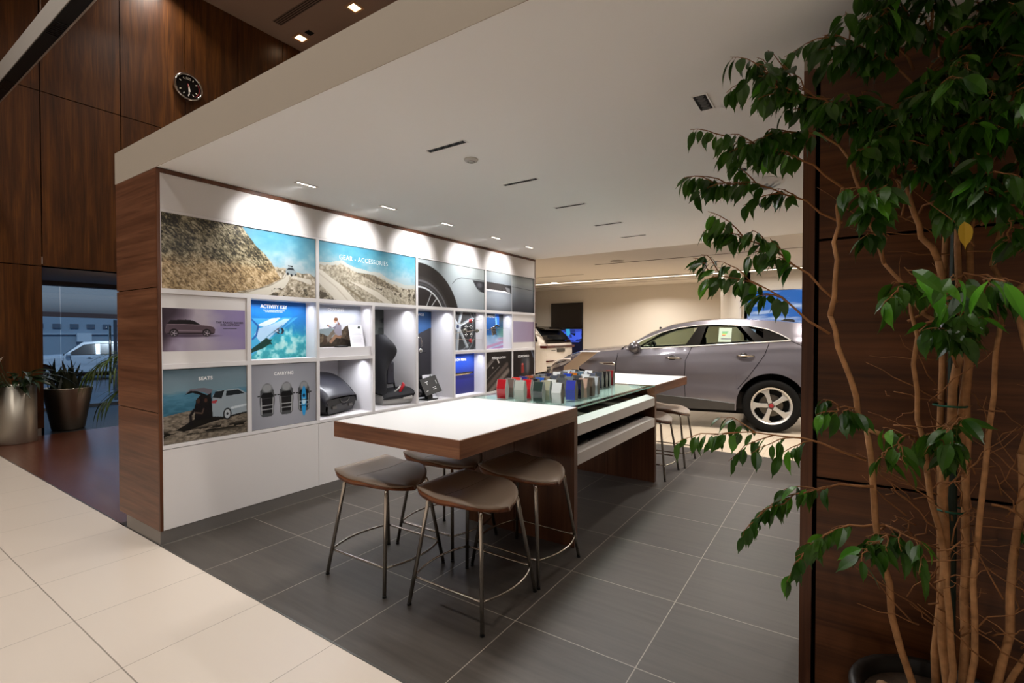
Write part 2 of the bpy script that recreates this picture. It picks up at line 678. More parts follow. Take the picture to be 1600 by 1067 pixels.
# ceiling joints, recessed cove strip light in the showroom ceiling
cs = MB().mi(0)
cs.box(-3.95, 8.83, 2.744, 4.9, 8.85, 2.749).box(-8.6, 10.10, 2.744, -4.8, 10.12, 2.749)
cs.box(-8.9, 11.95, 2.744, -2.2, 11.975, 2.749).box(-8.9, 12.4, 2.744, -2.2, 12.42, 2.749)
structure(cs, 'trim_5', mat('ceiling_shadow_joint', '#75695c', 0.9))
t = thing('strip_light', 'long glowing linear strip light across the far showroom ceiling', 'light', (-2.0, 11.3, 2.75))
MB().box(-9.0, 11.27, 2.72, 4.95, 11.33, 2.7495).build('housing', M_FCEIL, t, world=True)
MB().box(-9.0, 11.275, 2.714, 4.95, 11.325, 2.7195).build('diffuser', mat('strip_glow', '#ffffff', 0.5, emit='#fff0dc', estr=3.2), t, world=True)

# right partition: walnut panels, edge board, black joint, white head
pt = MB()
PX0, PY = -0.118, 2.25
pt.mi(0)
jz = [0.0, 0.835, 1.765, 2.185, 2.433]
for a, b in zip(jz[:-1], jz[1:]):
    for c, d in ((-0.062, 1.05), (1.06, 2.2), (2.21, 3.4)):
        pt.box(c, PY, a + 0.005, d, PY + 0.02, b - 0.005)
pt.mi(1).box(PX0, PY - 0.002, 0, -0.077, PY + 0.42, 2.433)
pt.mi(2).box(-0.077, PY + 0.018, 0, 3.4, PY + 0.06, 2.433)
pt.mi(3).box(PX0, PY + 0.0, 2.434, 3.4, PY + 0.42, 2.4895)
pt.mi(1).box(-0.077, PY + 0.06, 0, 3.4, PY + 0.42, 2.433)
structure(pt, 'wall_right', [M_WOODP, M_WOODE, M_SHADOW, M_FASC])


# ================================================================== CEILING FITTINGS
def slot_light(x, y, lx, ly, label, group, lit=False, cat='ceiling light'):
    t = thing('recessed_slot_light', label, cat, (x, y, 2.489), 0, group)
    if not lit:
        lx, ly = lx + .006, ly + .006
    w = 0.006
    f = MB()
    f.box(-lx / 2 - w, -ly / 2 - w, -0.004, lx / 2 + w, -ly / 2, 0.0005).box(-lx / 2 - w, ly / 2, -0.004, lx / 2 + w, ly / 2 + w, 0.0005)
    f.box(-lx / 2 - w, -ly / 2, -0.004, -lx / 2, ly / 2, 0.0005).box(lx / 2, -ly / 2, -0.004, lx / 2 + w, ly / 2, 0.0005)
    f.build('frame', M_CEIL if not lit else M_NICKEL, t)
    MB().box(-lx / 2, -ly / 2, -0.002, lx / 2, ly / 2, 0.0005).build('louvre', mat('lit_reflector', '#d8d2c8', 0.25, 0.6) if lit else M_LOUVRE, t)
    n = 5
    for i in range(n):
        a = (i + 0.5) / n - 0.5
        dx, dy = (a * lx, 0) if lx > ly else (0, a * ly)
        r = min(lx, ly) * 0.33
        MB().lathe([(0.0001, -0.0035), (r, -0.003), (r, -0.002)], 12, (dx, dy, 0)).build('lens', M_GLOW if lit else mat('dark_lens', '#120f0d', 0.5), t)
    return t


names = ['nearest the left end of the display wall', 'second from the left wall end', 'above the middle of the display wall', 'fourth along the display wall', 'farthest along the display wall']
for y, nm in zip(WASH_Y, names):
    slot_light(-3.235, y, 0.035, 0.155, 'lit white recessed slot light in the soffit, ' + nm, 'lit wall washing slots beside the display wall', True)
names = ['nearest above the front table', 'second back from the camera', 'third back from the camera', 'fourth back, above the far end of the counter', 'farthest and smallest of the row']
for y, nm in zip(SLOT_Y, names):
    slot_light(-1.90, y, 0.275, 0.032, 'black recessed ceiling slot, ' + nm, 'black slots in a row over the counter')
for y, nm in zip(AISLE_Y, ['alone on the bare ceiling left of the ficus', 'behind the ficus leaves', 'small, farthest behind the ficus leaves']):
    slot_light(-0.535, y, 0.05, 0.16, 'short black recessed slot over the aisle, ' + nm, 'black slots over the aisle')


def disc(name, label, cat, x, y, z, r, h, m, group=None, rim=True):
    t = thing(name, label, cat, (x, y, z), 0, group)
    MB().lathe([(0.0001, -h), (r * 0.75, -h), (r * 0.9, -h * 0.7), (r, -h * 0.2), (r, 0)], 28).build('cover', m, t, smooth=True)
    if rim:
        MB().lathe([(r * 0.45, -h * 1.25), (r * 0.5, -h * 1.25), (r * 0.5, -h * 0.9), (r * 0.45, -h * 0.9)], 24, cap=False).build('ring', mat('grey_ring', '#8b8782', 0.5), t)
    return t


disc('smoke_detector', 'round white smoke detector on the soffit above the front table', 'smoke detector', -1.912, 2.403, 2.489, 0.045, 0.014, mat('off_white_plastic', '#b9b4ac', 0.45))
disc('ceiling_speaker', 'flush round speaker in the soffit beside the ficus branches', 'speaker', -0.516, 3.43, 2.489, 0.085, 0.008, M_CEIL)
disc('ceiling_speaker', 'round grey speaker in the showroom ceiling left of the ficus', 'speaker', -3.40, 8.60, 2.749, 0.13, 0.012, mat('speaker_grey', '#a0968a', 0.6))
disc('ceiling_speaker', 'small round speaker far back near the column top', 'speaker', -3.35, 11.75, 2.749, 0.13, 0.012, mat('speaker_grey', '#a0968a', 0.6))
# round air diffuser, half behind the leaves
t = thing('air_diffuser', 'round louvred air diffuser in the soffit behind the ficus leaves', 'air vent', (-0.50, 3.95, 2.489))
d = MB()
for r in (0.05, 0.09, 0.13, 0.17):
    d.lathe([(r - 0.012, -0.012), (r + 0.012, -0.002), (r + 0.012, 0.0), (r - 0.012, -0.006)], 32, cap=False)
d.build('cone_ring', M_CEIL, t)
# hall ceiling: square downlights, slot diffuser, square vent
for x, lab in ((-9.1 + 0.42, 'lit square downlight in the high hall ceiling, next to the walnut wall'), (-7.09, 'lit square downlight in the high hall ceiling, right of the black vent')):
    t = thing('square_downlight', lab, 'ceiling light', (x, 5.64, 7.128))
    f = MB()
    for a, b, c, e in ((-.12, -.12, .12, -.085), (-.12, .085, .12, .12), (-.12, -.085, -.085, .085), (.085, -.085, .12, .085)):
        f.box(a, b, -0.02, c, e, 0)
    f.build('frame', mat('downlight_frame', '#c79a70', 0.4), t)
    MB().box(-.085, -.085, -0.006, .085, .085, 0).build('lens', mat('hall_lens', '#ffffff', 0.5, emit='#ffdcb0', estr=7), t)
t = thing('linear_air_diffuser', 'long slotted air diffuser in the high hall ceiling', 'air vent', (-7.9, 5.14, 7.128))
MB().box(-.75, -.085, -.006, 1.8, .085, 0).build('frame', mat('diffuser_brown', '#7c6455', 0.6), t)
s = MB()
for k in range(4):
    s.box(-.74, -.07 + k * .04, -.009, 1.78, -.055 + k * .04, -.006)
s.build('slot', mat('diffuser_dark', '#2c201a', 0.8), t)
t = thing('square_vent', 'small black square sensor in the high hall ceiling', 'air vent', (-8.40, 5.64, 7.128))
MB().box(-.06, -.06, -.012, .06, .06, 0).build('grille', M_LOUVRE, t)
# suspended service channel at the upper left
t = thing('suspended_ceiling_channel', 'hanging white channel with a black louvred underside, top left corner', 'ceiling channel', (-6.0, 1.33, 4.0))
MB().box(-3.05, -0.05, 0.012, 6.5, 0.065, 0.20).build('side_casing', mat('channel_white', '#a9a29a', 0.6), t)
MB().box(-3.05, -0.044, 0.003, 6.5, 0.052, 0.0115).build('underside', mat('channel_black', '#0c0a09', 0.6), t)
MB().box(-3.05, 0.052, 0.0, 6.5, 0.065, 0.0115).build('edge_strip', mat('channel_edge', '#8a7d74', 0.5), t)
lv = MB()
for k in range(9):
    lv.box(-1.42 + k * 0.035, -0.035, -0.003, -1.40 + k * 0.035, 0.045, 0.003)
for k in range(9):
    lv.box(0.28 + k * 0.035, -0.035, -0.003, 0.30 + k * 0.035, 0.045, 0.003)
lv.build('louvre', mat('louvre_grey', '#2b2725', 0.4, 0.5), t)
for x in (-2.4, 0.0, 2.6, 5.2):
    MB().tube([(x, 0, 0.2), (x, 0, 3.128)], 0.004, 6).build('hanging_wire', M_NICKEL, t)

# wall clock
t = thing('wall_clock', 'round black car-dial wall clock with a chrome rim high on the walnut wall', 'clock', (XW + 0.001, 3.816, 5.52))
CR = 0.205
MB().lathe([(0.001, 0), (CR, 0), (CR + 0.012, 0.02), (CR + 0.012, 0.07), (CR - 0.012, 0.075), (CR - 0.018, 0.06)], 48, axis='x', cap=False).build('rim', M_CHROME, t, smooth=True)
MB().lathe([(0.0005, 0.05), (CR - 0.014, 0.05), (CR - 0.014, 0.055)], 48, axis='x', cap=False).build('dial', mat('dial_black', '#0d0b0a', 0.25), t)
for k in range(12):
    tk = MB()
    a = k * PI / 6
    if k in (0, 3, 9):
        continue
    r0, r1 = 0.125, 0.155
    c, s_ = math.cos(a), math.sin(a)
    w = 0.007
    tk.add([(0.057, s_ * r0 + c * w, c * r0 - s_ * w), (0.057, s_ * r0 - c * w, c * r0 + s_ * w), (0.057, s_ * r1 - c * w, c * r1 + s_ * w), (0.057, s_ * r1 + c * w, c * r1 - s_ * w)], [(0, 1, 2, 3)])
    tk.build('hour_mark', mat('dial_cream', '#cfc6b8', 0.5), t)
rd = MB().lathe([(0.160, 0.056), (0.172, 0.056)], 30, axis='x', cap=False, a0=-0.9, a1=0.6)
rd.build('red_arc', mat('dial_red', '#8a2a2a', 0.5), t)
hm = mat('clock_hand', '#d9d2c4', 0.4)
MB().prism([(-0.008, 0.02), (0.008, 0.02), (0.016, -0.12), (0.004, -0.135)], 'x', 0.060, 0.063).build('hand', hm, t)
MB().prism([(-0.006, 0.03), (0.006, 0.03), (0.028, -0.075), (0.016, -0.08)], 'x', 0.064, 0.067).build('hand', hm, t)
MB().prism([(-0.02, 0.045), (0.0, 0.045), (0.0, -0.01), (-0.012, -0.01)], 'x', 0.064, 0.066).build('hub', mat('dial_red', '#8a2a2a', 0.5), t)
lettering('100', 0.055, (-0.0 + 0.058, -0.045, 0.115), (0, 1, 0), (0, 0, 1), mat('dial_cream', '#cfc6b8', 0.5), t, world=False)


# ================================================================== DISPLAY WALL
DX = -3.702
Y0, Y1 = 1.366, 6.160
dw = thing('display_wall', 'long white accessory display wall of framed pictures and niches with walnut ends', 'display wall', (-4.05, 3.76, 0))
ZT = 2.487
ZA, ZB, ZC, ZD = 2.222, 1.685, 1.180, 0.648
YD = [1.385, 1.960, 2.548, 3.150, 3.732, 4.338, 4.942, 5.556, 6.142]
T2 = 0.0165
# walnut end panels (near end has three, with dark joints)
for a, b in ((0.094, 0.872), (0.878, 1.704), (1.710, ZT)):
    MB().box(-4.40, Y0, a, -3.716, Y0 + 0.018, b).build('end_panel', M_WOODX, dw, world=True, bevel=0.001)
MB().box(-4.38, Y0 + 0.006, 0.095, -3.72, Y0 + 0.0181, ZT - .001).build('joint_backing', M_SHADOW, dw, world=True)
MB().box(-4.40, Y1 - 0.018, 0.094, -3.71, Y1, ZT).build('end_panel', M_WOODX, dw, world=True)
e = MB()
e.box(-3.7155, Y0, 0.094, -3.699, Y0 + 0.0185, ZT).box(-3.7095, Y1 - 0.014, 0.094, -3.699, Y1, ZT).box(-3.73, Y0 + 0.0185, ZT - 0.028, -3.699, Y1 - 0.014, ZT)
e.build('edge_trim', M_WOODE, dw, world=True)
MB().box(-4.40, Y0 + 0.0185, 0.094, -4.375, Y1 - 0.0185, ZT - .001).build('back_panel', M_WOODX, dw, world=True)
MB().box(-4.374, Y0 + 0.02, ZT - .06, -3.735, Y1 - 0.0185, ZT - .03).build('top_panel', M_WHITE, dw, world=True)
k = MB()
k.box(-4.27, Y0 + 0.002, 0, -3.706, Y1 - 0.01, 0.092)
k.build('plinth', M_ALU, dw, world=True)
# white fascia panels
for a, b in ((1.386, 3.735), (3.738, 6.145)):
    MB().box(-3.745, a, ZA + 0.004, -3.7025, b, ZT - 0.0285).build('top_fascia', M_WHITE, dw, world=True, bevel=0.0008)
# base doors
for a, b in zip(YD[0:8:2], YD[2:9:2]):
    MB().box(-3.74, a + (0.001 if a > 1.4 else 0), 0.094, DX, b - 0.0015, ZD - T2 - 0.004).build('base_door', M_WHITE, dw, world=True, bevel=0.0008)
# frame of bars
f = MB()
xb0, xb1 = -3.722, -3.700
for z in (ZB, ZC):
    for a, b in zip(YD[:-1], YD[1:]):
        if z == ZC and abs(a - 3.150) < .01 or z == ZC and abs(a - 3.732) < .01:
            continue
        f.box(xb0, a, z - T2, xb1, b, z + T2)
f.box(xb0, Y0 + .0186, ZA - T2, xb1, Y1 - .0145, ZA + 0.003)
f.box(xb0, Y0 + .0186, ZD - T2, xb1, Y1 - .0145, ZD + T2 - 0.008)
for i, y in enumerate(YD):
    w = T2 * 0.9 if 0 < i < 8 else 0.004
    z1 = ZA if i % 2 == 0 else ZB
    f.box(xb0, y - w, ZD, xb1 + 0.0004, y + w, z1)
f.build('divider_frame', M_FRAME, dw, world=True, bevel=0.0006)


def niche(y0, y1, z0, z1, depth, name='niche_liner', floor=None):
    x1, x0 = xb0 + 0.0005, DX - depth
    n = MB()
    t_ = 0.006
    n.box(x0, y0, z0, x1, y0 + t_, z1).box(x0, y1 - t_, z0, x1, y1, z1)
    n.box(x0, y0 + t_, z0, x1, y1 - t_, z0 + t_).box(x0, y0 + t_, z1 - t_, x1, y1 - t_, z1)
    n.box(x0 - t_, y0, z0, x0, y1, z1)
    n.build(name, M_NICHE, dw, world=True)


NZ2 = (ZC + T2 - .004, ZB - T2 + .004)
NZ3 = (ZD + T2 - .012, ZC - T2 + .004)
NZT = (ZD + T2 - .012, ZB - T2 + .004)


def ny(i):
    return (YD[i] + 0.011, YD[i + 1] - 0.011)


NI = {'activity': (1, NZ2, 0.150), 'charging': (2, NZ2, 0.170), 'seat': (3, NZT, 0.50), 'tablet': (4, NZT, 0.355),
      'knobs': (5, NZ2, 0.150), 'pedals': (6, NZ2, 0.150), 'roofbox': (2, NZ3, 0.52), 'carbon': (5, NZ3, 0.175)}
for k_, (i, zz, dep) in NI.items():
    a, b = ny(i)
    niche(a, b, zz[0], zz[1], dep)
    # added fill light, without a fixture, at the top front of the niche
    area('niche_fill', (DX - 0.05 - dep * .15, (a + b) / 2, zz[1] - 0.014), 0.03, b - a - 0.08, 1.5 if dep < .3 else 2.6, (0.93, 0.95, 1.0), spread=150)
MB().box(DX - 0.165, ny(2)[0] + .007, NZ2[0] + .006, xb0 - .0002, ny(2)[1] - .007, NZ2[0] + 0.085).build('raised_step', M_NICHE, dw, world=True)
for i in (0, 7):
    a, b = ny(i)
    MB().box(DX - 0.06, a - .006, NZ2[0], DX - 0.012, b + .006, NZ2[1]).build('blank_panel', M_WHITE, dw, world=True)


# ------------------------------------------------------------------ picture painting (prints are pictures: pixels live on a fine mesh)
class Art:
    def __init__(s, w, h, dens=300, base='#808080', seed=1, off=0.0):
        s.w, s.h = w, h
        s.nx = max(8, int(w * dens))
        s.ny = max(8, int(h * dens))
        s.rs = np.random.RandomState(seed)
        u = np.linspace(-off / h, (w - off) / h, s.nx)
        s.off = off
        v = np.linspace(0, 1, s.ny)
        s.U, s.V = np.meshgrid(u, v)
        s.A = (w - off) / h
        s.c = np.zeros((s.ny, s.nx, 3)) + s.col(base)

    @staticmethod
    def col(c):
        if isinstance(c, str):
            c = c.lstrip('#')
            return np.array([int(c[i:i + 2], 16) / 255 for i in (0, 2, 4)])
        return np.array(c, float)

    def noise(s, sx, sy=None, octs=4, seed=0, rot=0.0):
        sy = sy or sx
        rs = np.random.RandomState(seed + 17)
        out = np.zeros_like(s.U)
        amp, tot = 1.0, 0.0
        U = s.U * math.cos(rot) + s.V * math.sin(rot) + 3
        V = -s.U * math.sin(rot) + s.V * math.cos(rot) + 3
        for o in range(octs):
            x = U * sx * 2 ** o
            y = V * sy * 2 ** o
            T = rs.rand(64, 64)
            xi = np.floor(x).astype(int)
            yi = np.floor(y).astype(int)
            fx, fy = x - xi, y - yi
            fx = fx * fx * (3 - 2 * fx)
            fy = fy * fy * (3 - 2 * fy)
            a = T[yi % 64, xi % 64]
            b = T[yi % 64, (xi + 1) % 64]
            c = T[(yi + 1) % 64, xi % 64]
            d = T[(yi + 1) % 64, (xi + 1) % 64]
            out += amp * ((a * (1 - fx) + b * fx) * (1 - fy) + (c * (1 - fx) + d * fx) * fy)
            tot += amp
            amp *= 0.55
        return out / tot

    def mix(s, mask, c):
        m = np.clip(mask, 0, 1)[..., None]
        cc = c if isinstance(c, np.ndarray) and c.ndim == 3 else s.col(c)
        s.c = s.c * (1 - m) + cc * m
        return s

    def ramp(s, t, stops):
        t = np.clip(t, 0, 1)
        out = np.zeros(t.shape + (3,))
        P = [p for p, _ in stops]
        C = np.array([s.col(c) for _, c in stops])
        for k in range(3):
            out[..., k] = np.interp(t, P, C[:, k])
        return out

    def pmask(s, pts):
        inside = np.zeros(s.U.shape, bool)
        n = len(pts)
        for i in range(n):
            x0, y0 = pts[i]
            x1, y1 = pts[(i + 1) % n]
            if y0 == y1:
                continue
            c = ((y0 > s.V) != (y1 > s.V)) & (s.U < (x1 - x0) * (s.V - y0) / (y1 - y0) + x0)
            inside ^= c
        return inside.astype(float)

    def poly(s, pts, c, a=1.0):
        return s.mix(s.pmask(pts) * a, c)

    def ell(s, cx, cy, rx, ry, c, a=1.0, soft=0.05, rot=0.0):
        du, dv = s.U - cx, s.V - cy
        p = (du * math.cos(rot) + dv * math.sin(rot)) / rx
        q = (-du * math.sin(rot) + dv * math.cos(rot)) / ry
        r = np.sqrt(p * p + q * q)
        return s.mix(np.clip((1 - r) / soft + 0.5, 0, 1) * a, c)

    def ring(s, cx, cy, r0, r1, c, a=1.0, soft=0.006):
        r = np.hypot(s.U - cx, s.V - cy)
        return s.mix(np.clip((r - r0) / soft + .5, 0, 1) * np.clip((r1 - r) / soft + .5, 0, 1) * a, c)

    def line(s, pts, w, c, a=1.0, soft=None):
        soft = soft or w * 0.5
        m = np.zeros_like(s.U)
        for (x0, y0), (x1, y1) in zip(pts[:-1], pts[1:]):
            dx, dy = x1 - x0, y1 - y0
            L2 = dx * dx + dy * dy + 1e-9
            t = np.clip(((s.U - x0) * dx + (s.V - y0) * dy) / L2, 0, 1)
            d = np.hypot(s.U - x0 - t * dx, s.V - y0 - t * dy)
            m = np.maximum(m, np.clip((w / 2 - d) / soft + .5, 0, 1))
        return s.mix(m * a, c)

    def mesh(s, name, parent, x, y0, z0, rough=0.35, facing='x'):
        """print mesh standing at x, from (y0,z0), faces +X; has its own board thickness"""
        ys = y0 + s.off + s.U * s.h
        zs = z0 + s.V * s.h
        lx, ly, lz = parent.location if parent else (0, 0, 0)
        co = np.stack([np.full(s.U.shape, x - lx), ys - ly, zs - lz], -1).reshape(-1, 3)
        nx, ny = s.nx, s.ny
        idx = np.arange(nx * ny).reshape(ny, nx)
        q = np.stack([idx[:-1, :-1], idx[:-1, 1:], idx[1:, 1:], idx[1:, :-1]], -1).reshape(-1, 4)
        base = nx * ny
        yb0, yb1, zb0, zb1 = ys.min() - ly, ys.max() - ly, zs.min() - lz, zs.max() - lz
        xx = x - lx
        ext = []
        for xv in (xx - 0.0002, xx - 0.004):
            ext += [(xv, yb0, zb0), (xv, yb1, zb0), (xv, yb1, zb1), (xv, yb0, zb1)]
        co = np.vstack([co, np.array(ext)])
        be = np.array([[4, 7, 6, 5], [0, 4, 5, 1], [1, 5, 6, 2], [2, 6, 7, 3], [3, 7, 4, 0]]) + base
        q = np.vstack([q, be])
        me = bpy.data.meshes.new(name)
        me.vertices.add(len(co))
        me.vertices.foreach_set('co', co.astype(np.float32).ravel())
        me.loops.add(q.size)
        me.loops.foreach_set('vertex_index', q.ravel().astype(np.int32))
        me.polygons.add(len(q))
        me.polygons.foreach_set('loop_start', np.arange(0, q.size, 4, dtype=np.int32))
        me.polygons.foreach_set('loop_total', np.full(len(q), 4, dtype=np.int32))
        me.update(calc_edges=True)
        ca = me.color_attributes.new('print', 'FLOAT_COLOR', 'POINT')
        c = np.clip(s.c, 0, 1)
        lin = np.where(c <= 0.04045, c / 12.92, ((c + 0.055) / 1.055) ** 2.4)
        out = np.ones((len(co), 4), np.float32) * 0.5
        out[:base, :3] = lin.reshape(-1, 3)
        out[:, 3] = 1
        ca.data.foreach_set('color', out.ravel())
        me.materials.append(print_mat(rough))
        o = bpy.data.objects.new(name, me)
        COL.objects.link(o)
        if parent:
            o.parent = parent
        return o


def print_mat(rough):
    nm = 'printed_picture_%d' % int(rough * 100)
    if nm in MATS:
        return MATS[nm]
    m = bpy.data.materials.new(nm)
    m.use_nodes = True
    b = m.node_tree.nodes['Principled BSDF']
    b.inputs['Roughness'].default_value = rough
    b.inputs['Specular IOR Level'].default_value = 0.35
    a = m.node_tree.nodes.new('ShaderNodeVertexColor')
    a.layer_name = 'print'
    m.node_tree.links.new(a.outputs['Color'], b.inputs['Base Color'])
    MATS[nm] = m
    return m


M_TXTW = mat('white_print', '#f4f4f4', 0.5)
M_TXTD = mat('dark_print', '#4b4456', 0.5)
YR, ZU = (0, 1, 0), (0, 0, 1)


def panel(label, y0, y1, z0, z1, x, paint, dens=300, base='#808080', seed=1, name='picture_panel', group='printed picture panels of the display wall', off=0.0):
    t = thing(name, label, 'picture', (x, (y0 + y1) / 2, z0), 0, group)
    a = Art(y1 - y0, z1 - z0, dens, base, seed, off)
    paint(a)
    a.mesh('printed_board', t, x, y0, z0)
    return t, a


def cap(t, txt, size, y, z, x, align='CENTER', bold=0.002, m=None, width=1.0, spacing=1.05):
    return lettering(txt, size, (x + 0.001, y, z), YR, ZU, m or M_TXTW, t, 'lettering', align, bold, spacing, width)


def small_car_side(a, cx, cy, L, body='#7c6a74', dark='#2a2028', flip=1, light='#b9a8b0'):
    """side view of an estate car; nose to the right when flip=1"""
    def P(pts):
        return [(cx + flip * (x - .5) * L, cy + y * L) for x, y in pts]
    a.poly(P([(0.0, .10), (.02, .19), (.04, .235), (.10, .30), (.40, .315), (.52, .31), (.60, .275), (.70, .225), (.88, .20), (.97, .17), (1.0, .12), (.99, .04), (.95, .015), (.05, .015), (.01, .05)]), body)
    a.poly(P([(.045, .235), (.10, .315), (.40, .33), (.53, .32), (.61, .28), (.69, .225), (.40, .235)]), dark)
    a.line(P([(.03, .215), (.35, .225), (.70, .215), (.93, .195)]), L * .012, light, .8)
    a.line(P([(.25, .09), (.72, .085)]), L * .02, light, .6)
    a.poly(P([(.04, .02), (.96, .02), (.96, .045), (.04, .045)]), dark, .9)
    for x in (.17, .82):
        px, py = P([(x, .035)])[0]
        a.ell(px, py + L * .01, L * .088, L * .088, dark, 1, .08)
        a.ell(px, py, L * .068, L * .068, '#5d545c', 1, .1)
        a.ell(px, py, L * .055, L * .055, '#1c181c', 1, .1)
        for k in range(5):
            an = k * 2 * PI / 5
            a.line([(px, py), (px + math.cos(an) * L * .055, py + math.sin(an) * L * .055)], L * .014, '#a79da5')


# 1 rocky road, left half
def rocks(a, hill):
    n1 = a.noise(5, 7, 4, 3, 0.5)
    n2 = a.noise(20, 52, 3, 5, -0.75)
    n3 = a.noise(55, 95, 2, 8, -.75)
    t = np.clip(0.52 + (n1 - .5) * .7 + (n2 - .5) * 1.0 + (n3 - .5) * .8, 0, 1)
    return t


def paint_road1(a):
    A = a.A
    V, U = a.V, a.U
    sky = a.ramp(V + (a.noise(5, 6, 4, 2) - .5) * .5, [(0, '#b5b9b5'), (.45, '#9fb1b8'), (.75, '#5f93a5'), (1, '#457f95')])
    a.c = sky
    # pale far slope
    g_ = a.ramp(a.noise(26, 30, 4, 9), [(0.2, '#5f5646'), (.5, '#a09480'), (.8, '#d6cdbd')])
    m = (V < 0.47 - (U - 1.5) * .12 + (a.noise(8, 8, 3, 4) - .5) * .06).astype(float)
    a.mix(m, g_)
    # road
    a.poly([(1.05, .0), (1.45, .13), (1.68, .27), (1.72, .36), (1.80, .37), (1.80, .27), (1.72, .14), (1.45, .0)], '#c9c3b6')
    a.line([(1.12, .02), (1.5, .16), (1.72, .30), (1.76, .37)], .012, '#8f8678', .8)
    a.poly([(1.76, .36), (2.19, .30), (2.19, .22), (1.86, .30)], '#d2ccc0', .9)
    # steep rock face
    t = rocks(a, 0)
    up = np.clip((V - 0.42 - (a.noise(4, 4, 3, 6) - .5) * .3) * 6 + .5, 0, 1)
    dark = a.ramp(t, [(0.1, '#15120c'), (.4, '#3b3526'), (.6, '#6a6148'), (.9, '#a99d84')])
    tan = a.ramp(t, [(0.1, '#4c3c2a'), (.4, '#87704e'), (.6, '#a58c66'), (.9, '#cdb693')])
    face = dark * up[..., None] + tan * (1 - up[..., None])
    edge = [(-1, 1.1), (.98, 1.1), (1.1, .93), (1.18, .84), (1.27, .73), (1.40, .63), (1.50, .52), (1.58, .38), (1.66, .27), (1.5, .19), (1.3, .10), (1.0, .03), (.7, -.1), (-1, -.1)]
    a.mix(a.pmask(edge), face)
    # foreground scree
    a.mix((a.noise(14, 14, 4, 12) > .60 - .0 * V).astype(float) * (V < .14) * (U > 1.5), '#4a4338')
    # suv
    a.poly([(1.74, .37), (1.745, .44), (1.79, .475), (1.87, .47), (1.90, .43), (1.93, .41), (1.93, .37), (1.85, .345)], '#8b969a')
    a.poly([(1.76, .43), (1.79, .47), (1.87, .465), (1.89, .43)], '#20282c')
    a.poly([(1.775, .485), (1.86, .48), (1.86, .50), (1.78, .505)], '#1c1c1e')
    a.ell(1.775, .365, .018, .022, '#15161a')
    a.ell(1.84, .35, .018, .022, '#15161a')
    a.ell(1.915, .365, .014, .018, '#15161a')


def paint_road2(a):
    V, U = a.V, a.U
    a.c = a.ramp(V + (a.noise(5, 7, 4, 21) - .5) * .45, [(0, '#a6a9a3'), (.5, '#8ea6b0'), (.8, '#4f8da1'), (1, '#3f7e94')])
    g_ = a.ramp(a.noise(30, 34, 4, 19), [(0, '#50483c'), (.45, '#98907f'), (1, '#d3cabb')])
    ridge = np.interp(U, [0, .25, .45, .8, 1.1, 1.35, 1.6, 2.0, 2.3], [.58, .60, .66, .56, .53, .52, .42, .34, .36])
    a.mix((V < ridge + .05 + (a.noise(14, 4, 3, 5) - .5) * .04).astype(float), '#a9aba6')
    a.mix((V < ridge - (U > .35) * .02 + (a.noise(18, 4, 3, 25) - .5) * .06).astype(float), g_)
    dk = a.ramp(a.noise(36, 40, 4, 29), [(0, '#2c261e'), (.5, '#6d6352'), (1, '#b5aa96')])
    a.mix(a.pmask([(.75, .53), (1.2, .52), (1.45, .43), (1.8, .30), (1.85, .22), (1.3, .34), (1.0, .45)]), dk)
    a.poly([(-.1, .52), (.05, .50), (.5, .24), (.8, -.02), (.35, -.02), (-.1, .36)], '#cbc5b9')
    a.line([(0, .44), (.35, .22), (.6, .0)], .02, '#a59b8b', .7, .02)
    a.poly([(.62, .36), (.95, .30), (1.3, .20), (1.7, -.02), (1.5, -.02), (1.1, .17)], '#c6bfb2')
    a.line([(.45, .30), (.85, .08), (1.0, -.02)], .03, '#6b5f4a', .8, .03)
    a.mix((a.noise(16, 16, 4, 32) > .56).astype(float) * (a.pmask([(-.1, .30), (.35, .0), (.35, -.1), (-.1, -.1)]) + a.pmask([(1.2, .28), (2.3, .05), (2.3, .3), (1.6, .33)])), '#4d463b')


RX = DX - 0.009
t, a = panel('picture of an off-road car on a gravel road below a rocky slope', 1.391, 2.531, 1.703, 2.205, RX, paint_road1, 330)
t, a = panel('picture of a winding gravel road lettered GEAR - ACCESSORIES', 2.565, 3.716, 1.703, 2.205, RX, paint_road2, 300)
cap(t, 'GEAR - ACCESSORIES', 0.062, 2.771, 2.068, RX, 'LEFT', -0.0012, width=0.90, spacing=1.08)


def paint_tyre(a):
    V, U = a.V, a.U
    a.c = a.ramp(V * .6 + U * .15 + (1 - np.abs(V - .55) * 1.2) * .2, [(0, '#6b737b'), (.5, '#8b949a'), (1, '#a0a8a8')])
    a.ell(1.62, .25, .5, .38, '#a9afb5', .5, .9)
    cx, cy = .05, -.42
    a.ell(cx, cy, 1.33, 1.33, '#221f1e', 1, .01)
    a.ring(cx, cy, 1.0, 1.03, '#5a5654', .5, .06)
    a.ring(cx, cy, .93, .97, '#7d7e84', .9, .05)
    a.ring(cx, cy, .86, .90, '#4a4b50', .9, .03)
    a.ring(cx, cy, .80, .835, '#c9ced2', 1, .02)
    a.ell(cx, cy, .79, .79, '#262223', 1, .01)
    for an in (62, 48, 100):
        c_, s_ = math.cos(R(an)), math.sin(R(an))
        a.line([(cx + .3 * c_, cy + .3 * s_), (cx + .82 * c_, cy + .82 * s_)], .022, '#b8bcc0')
    a.line([(1.12, .55), (1.25, .66), (1.45, .72), (1.75, .72), (2.4, .73)], .012, '#1d1d20')
    a.poly([(1.88, .70), (2.4, .70), (2.4, .42), (2.22, .44), (2.05, .52)], '#2b2b2f')
    a.line([(1.88, .70), (2.0, .55), (2.15, .45), (2.4, .42)], .012, '#101012')
    a.ell(2.15, .60, .10, .06, '#6e6f75', .7, .8)


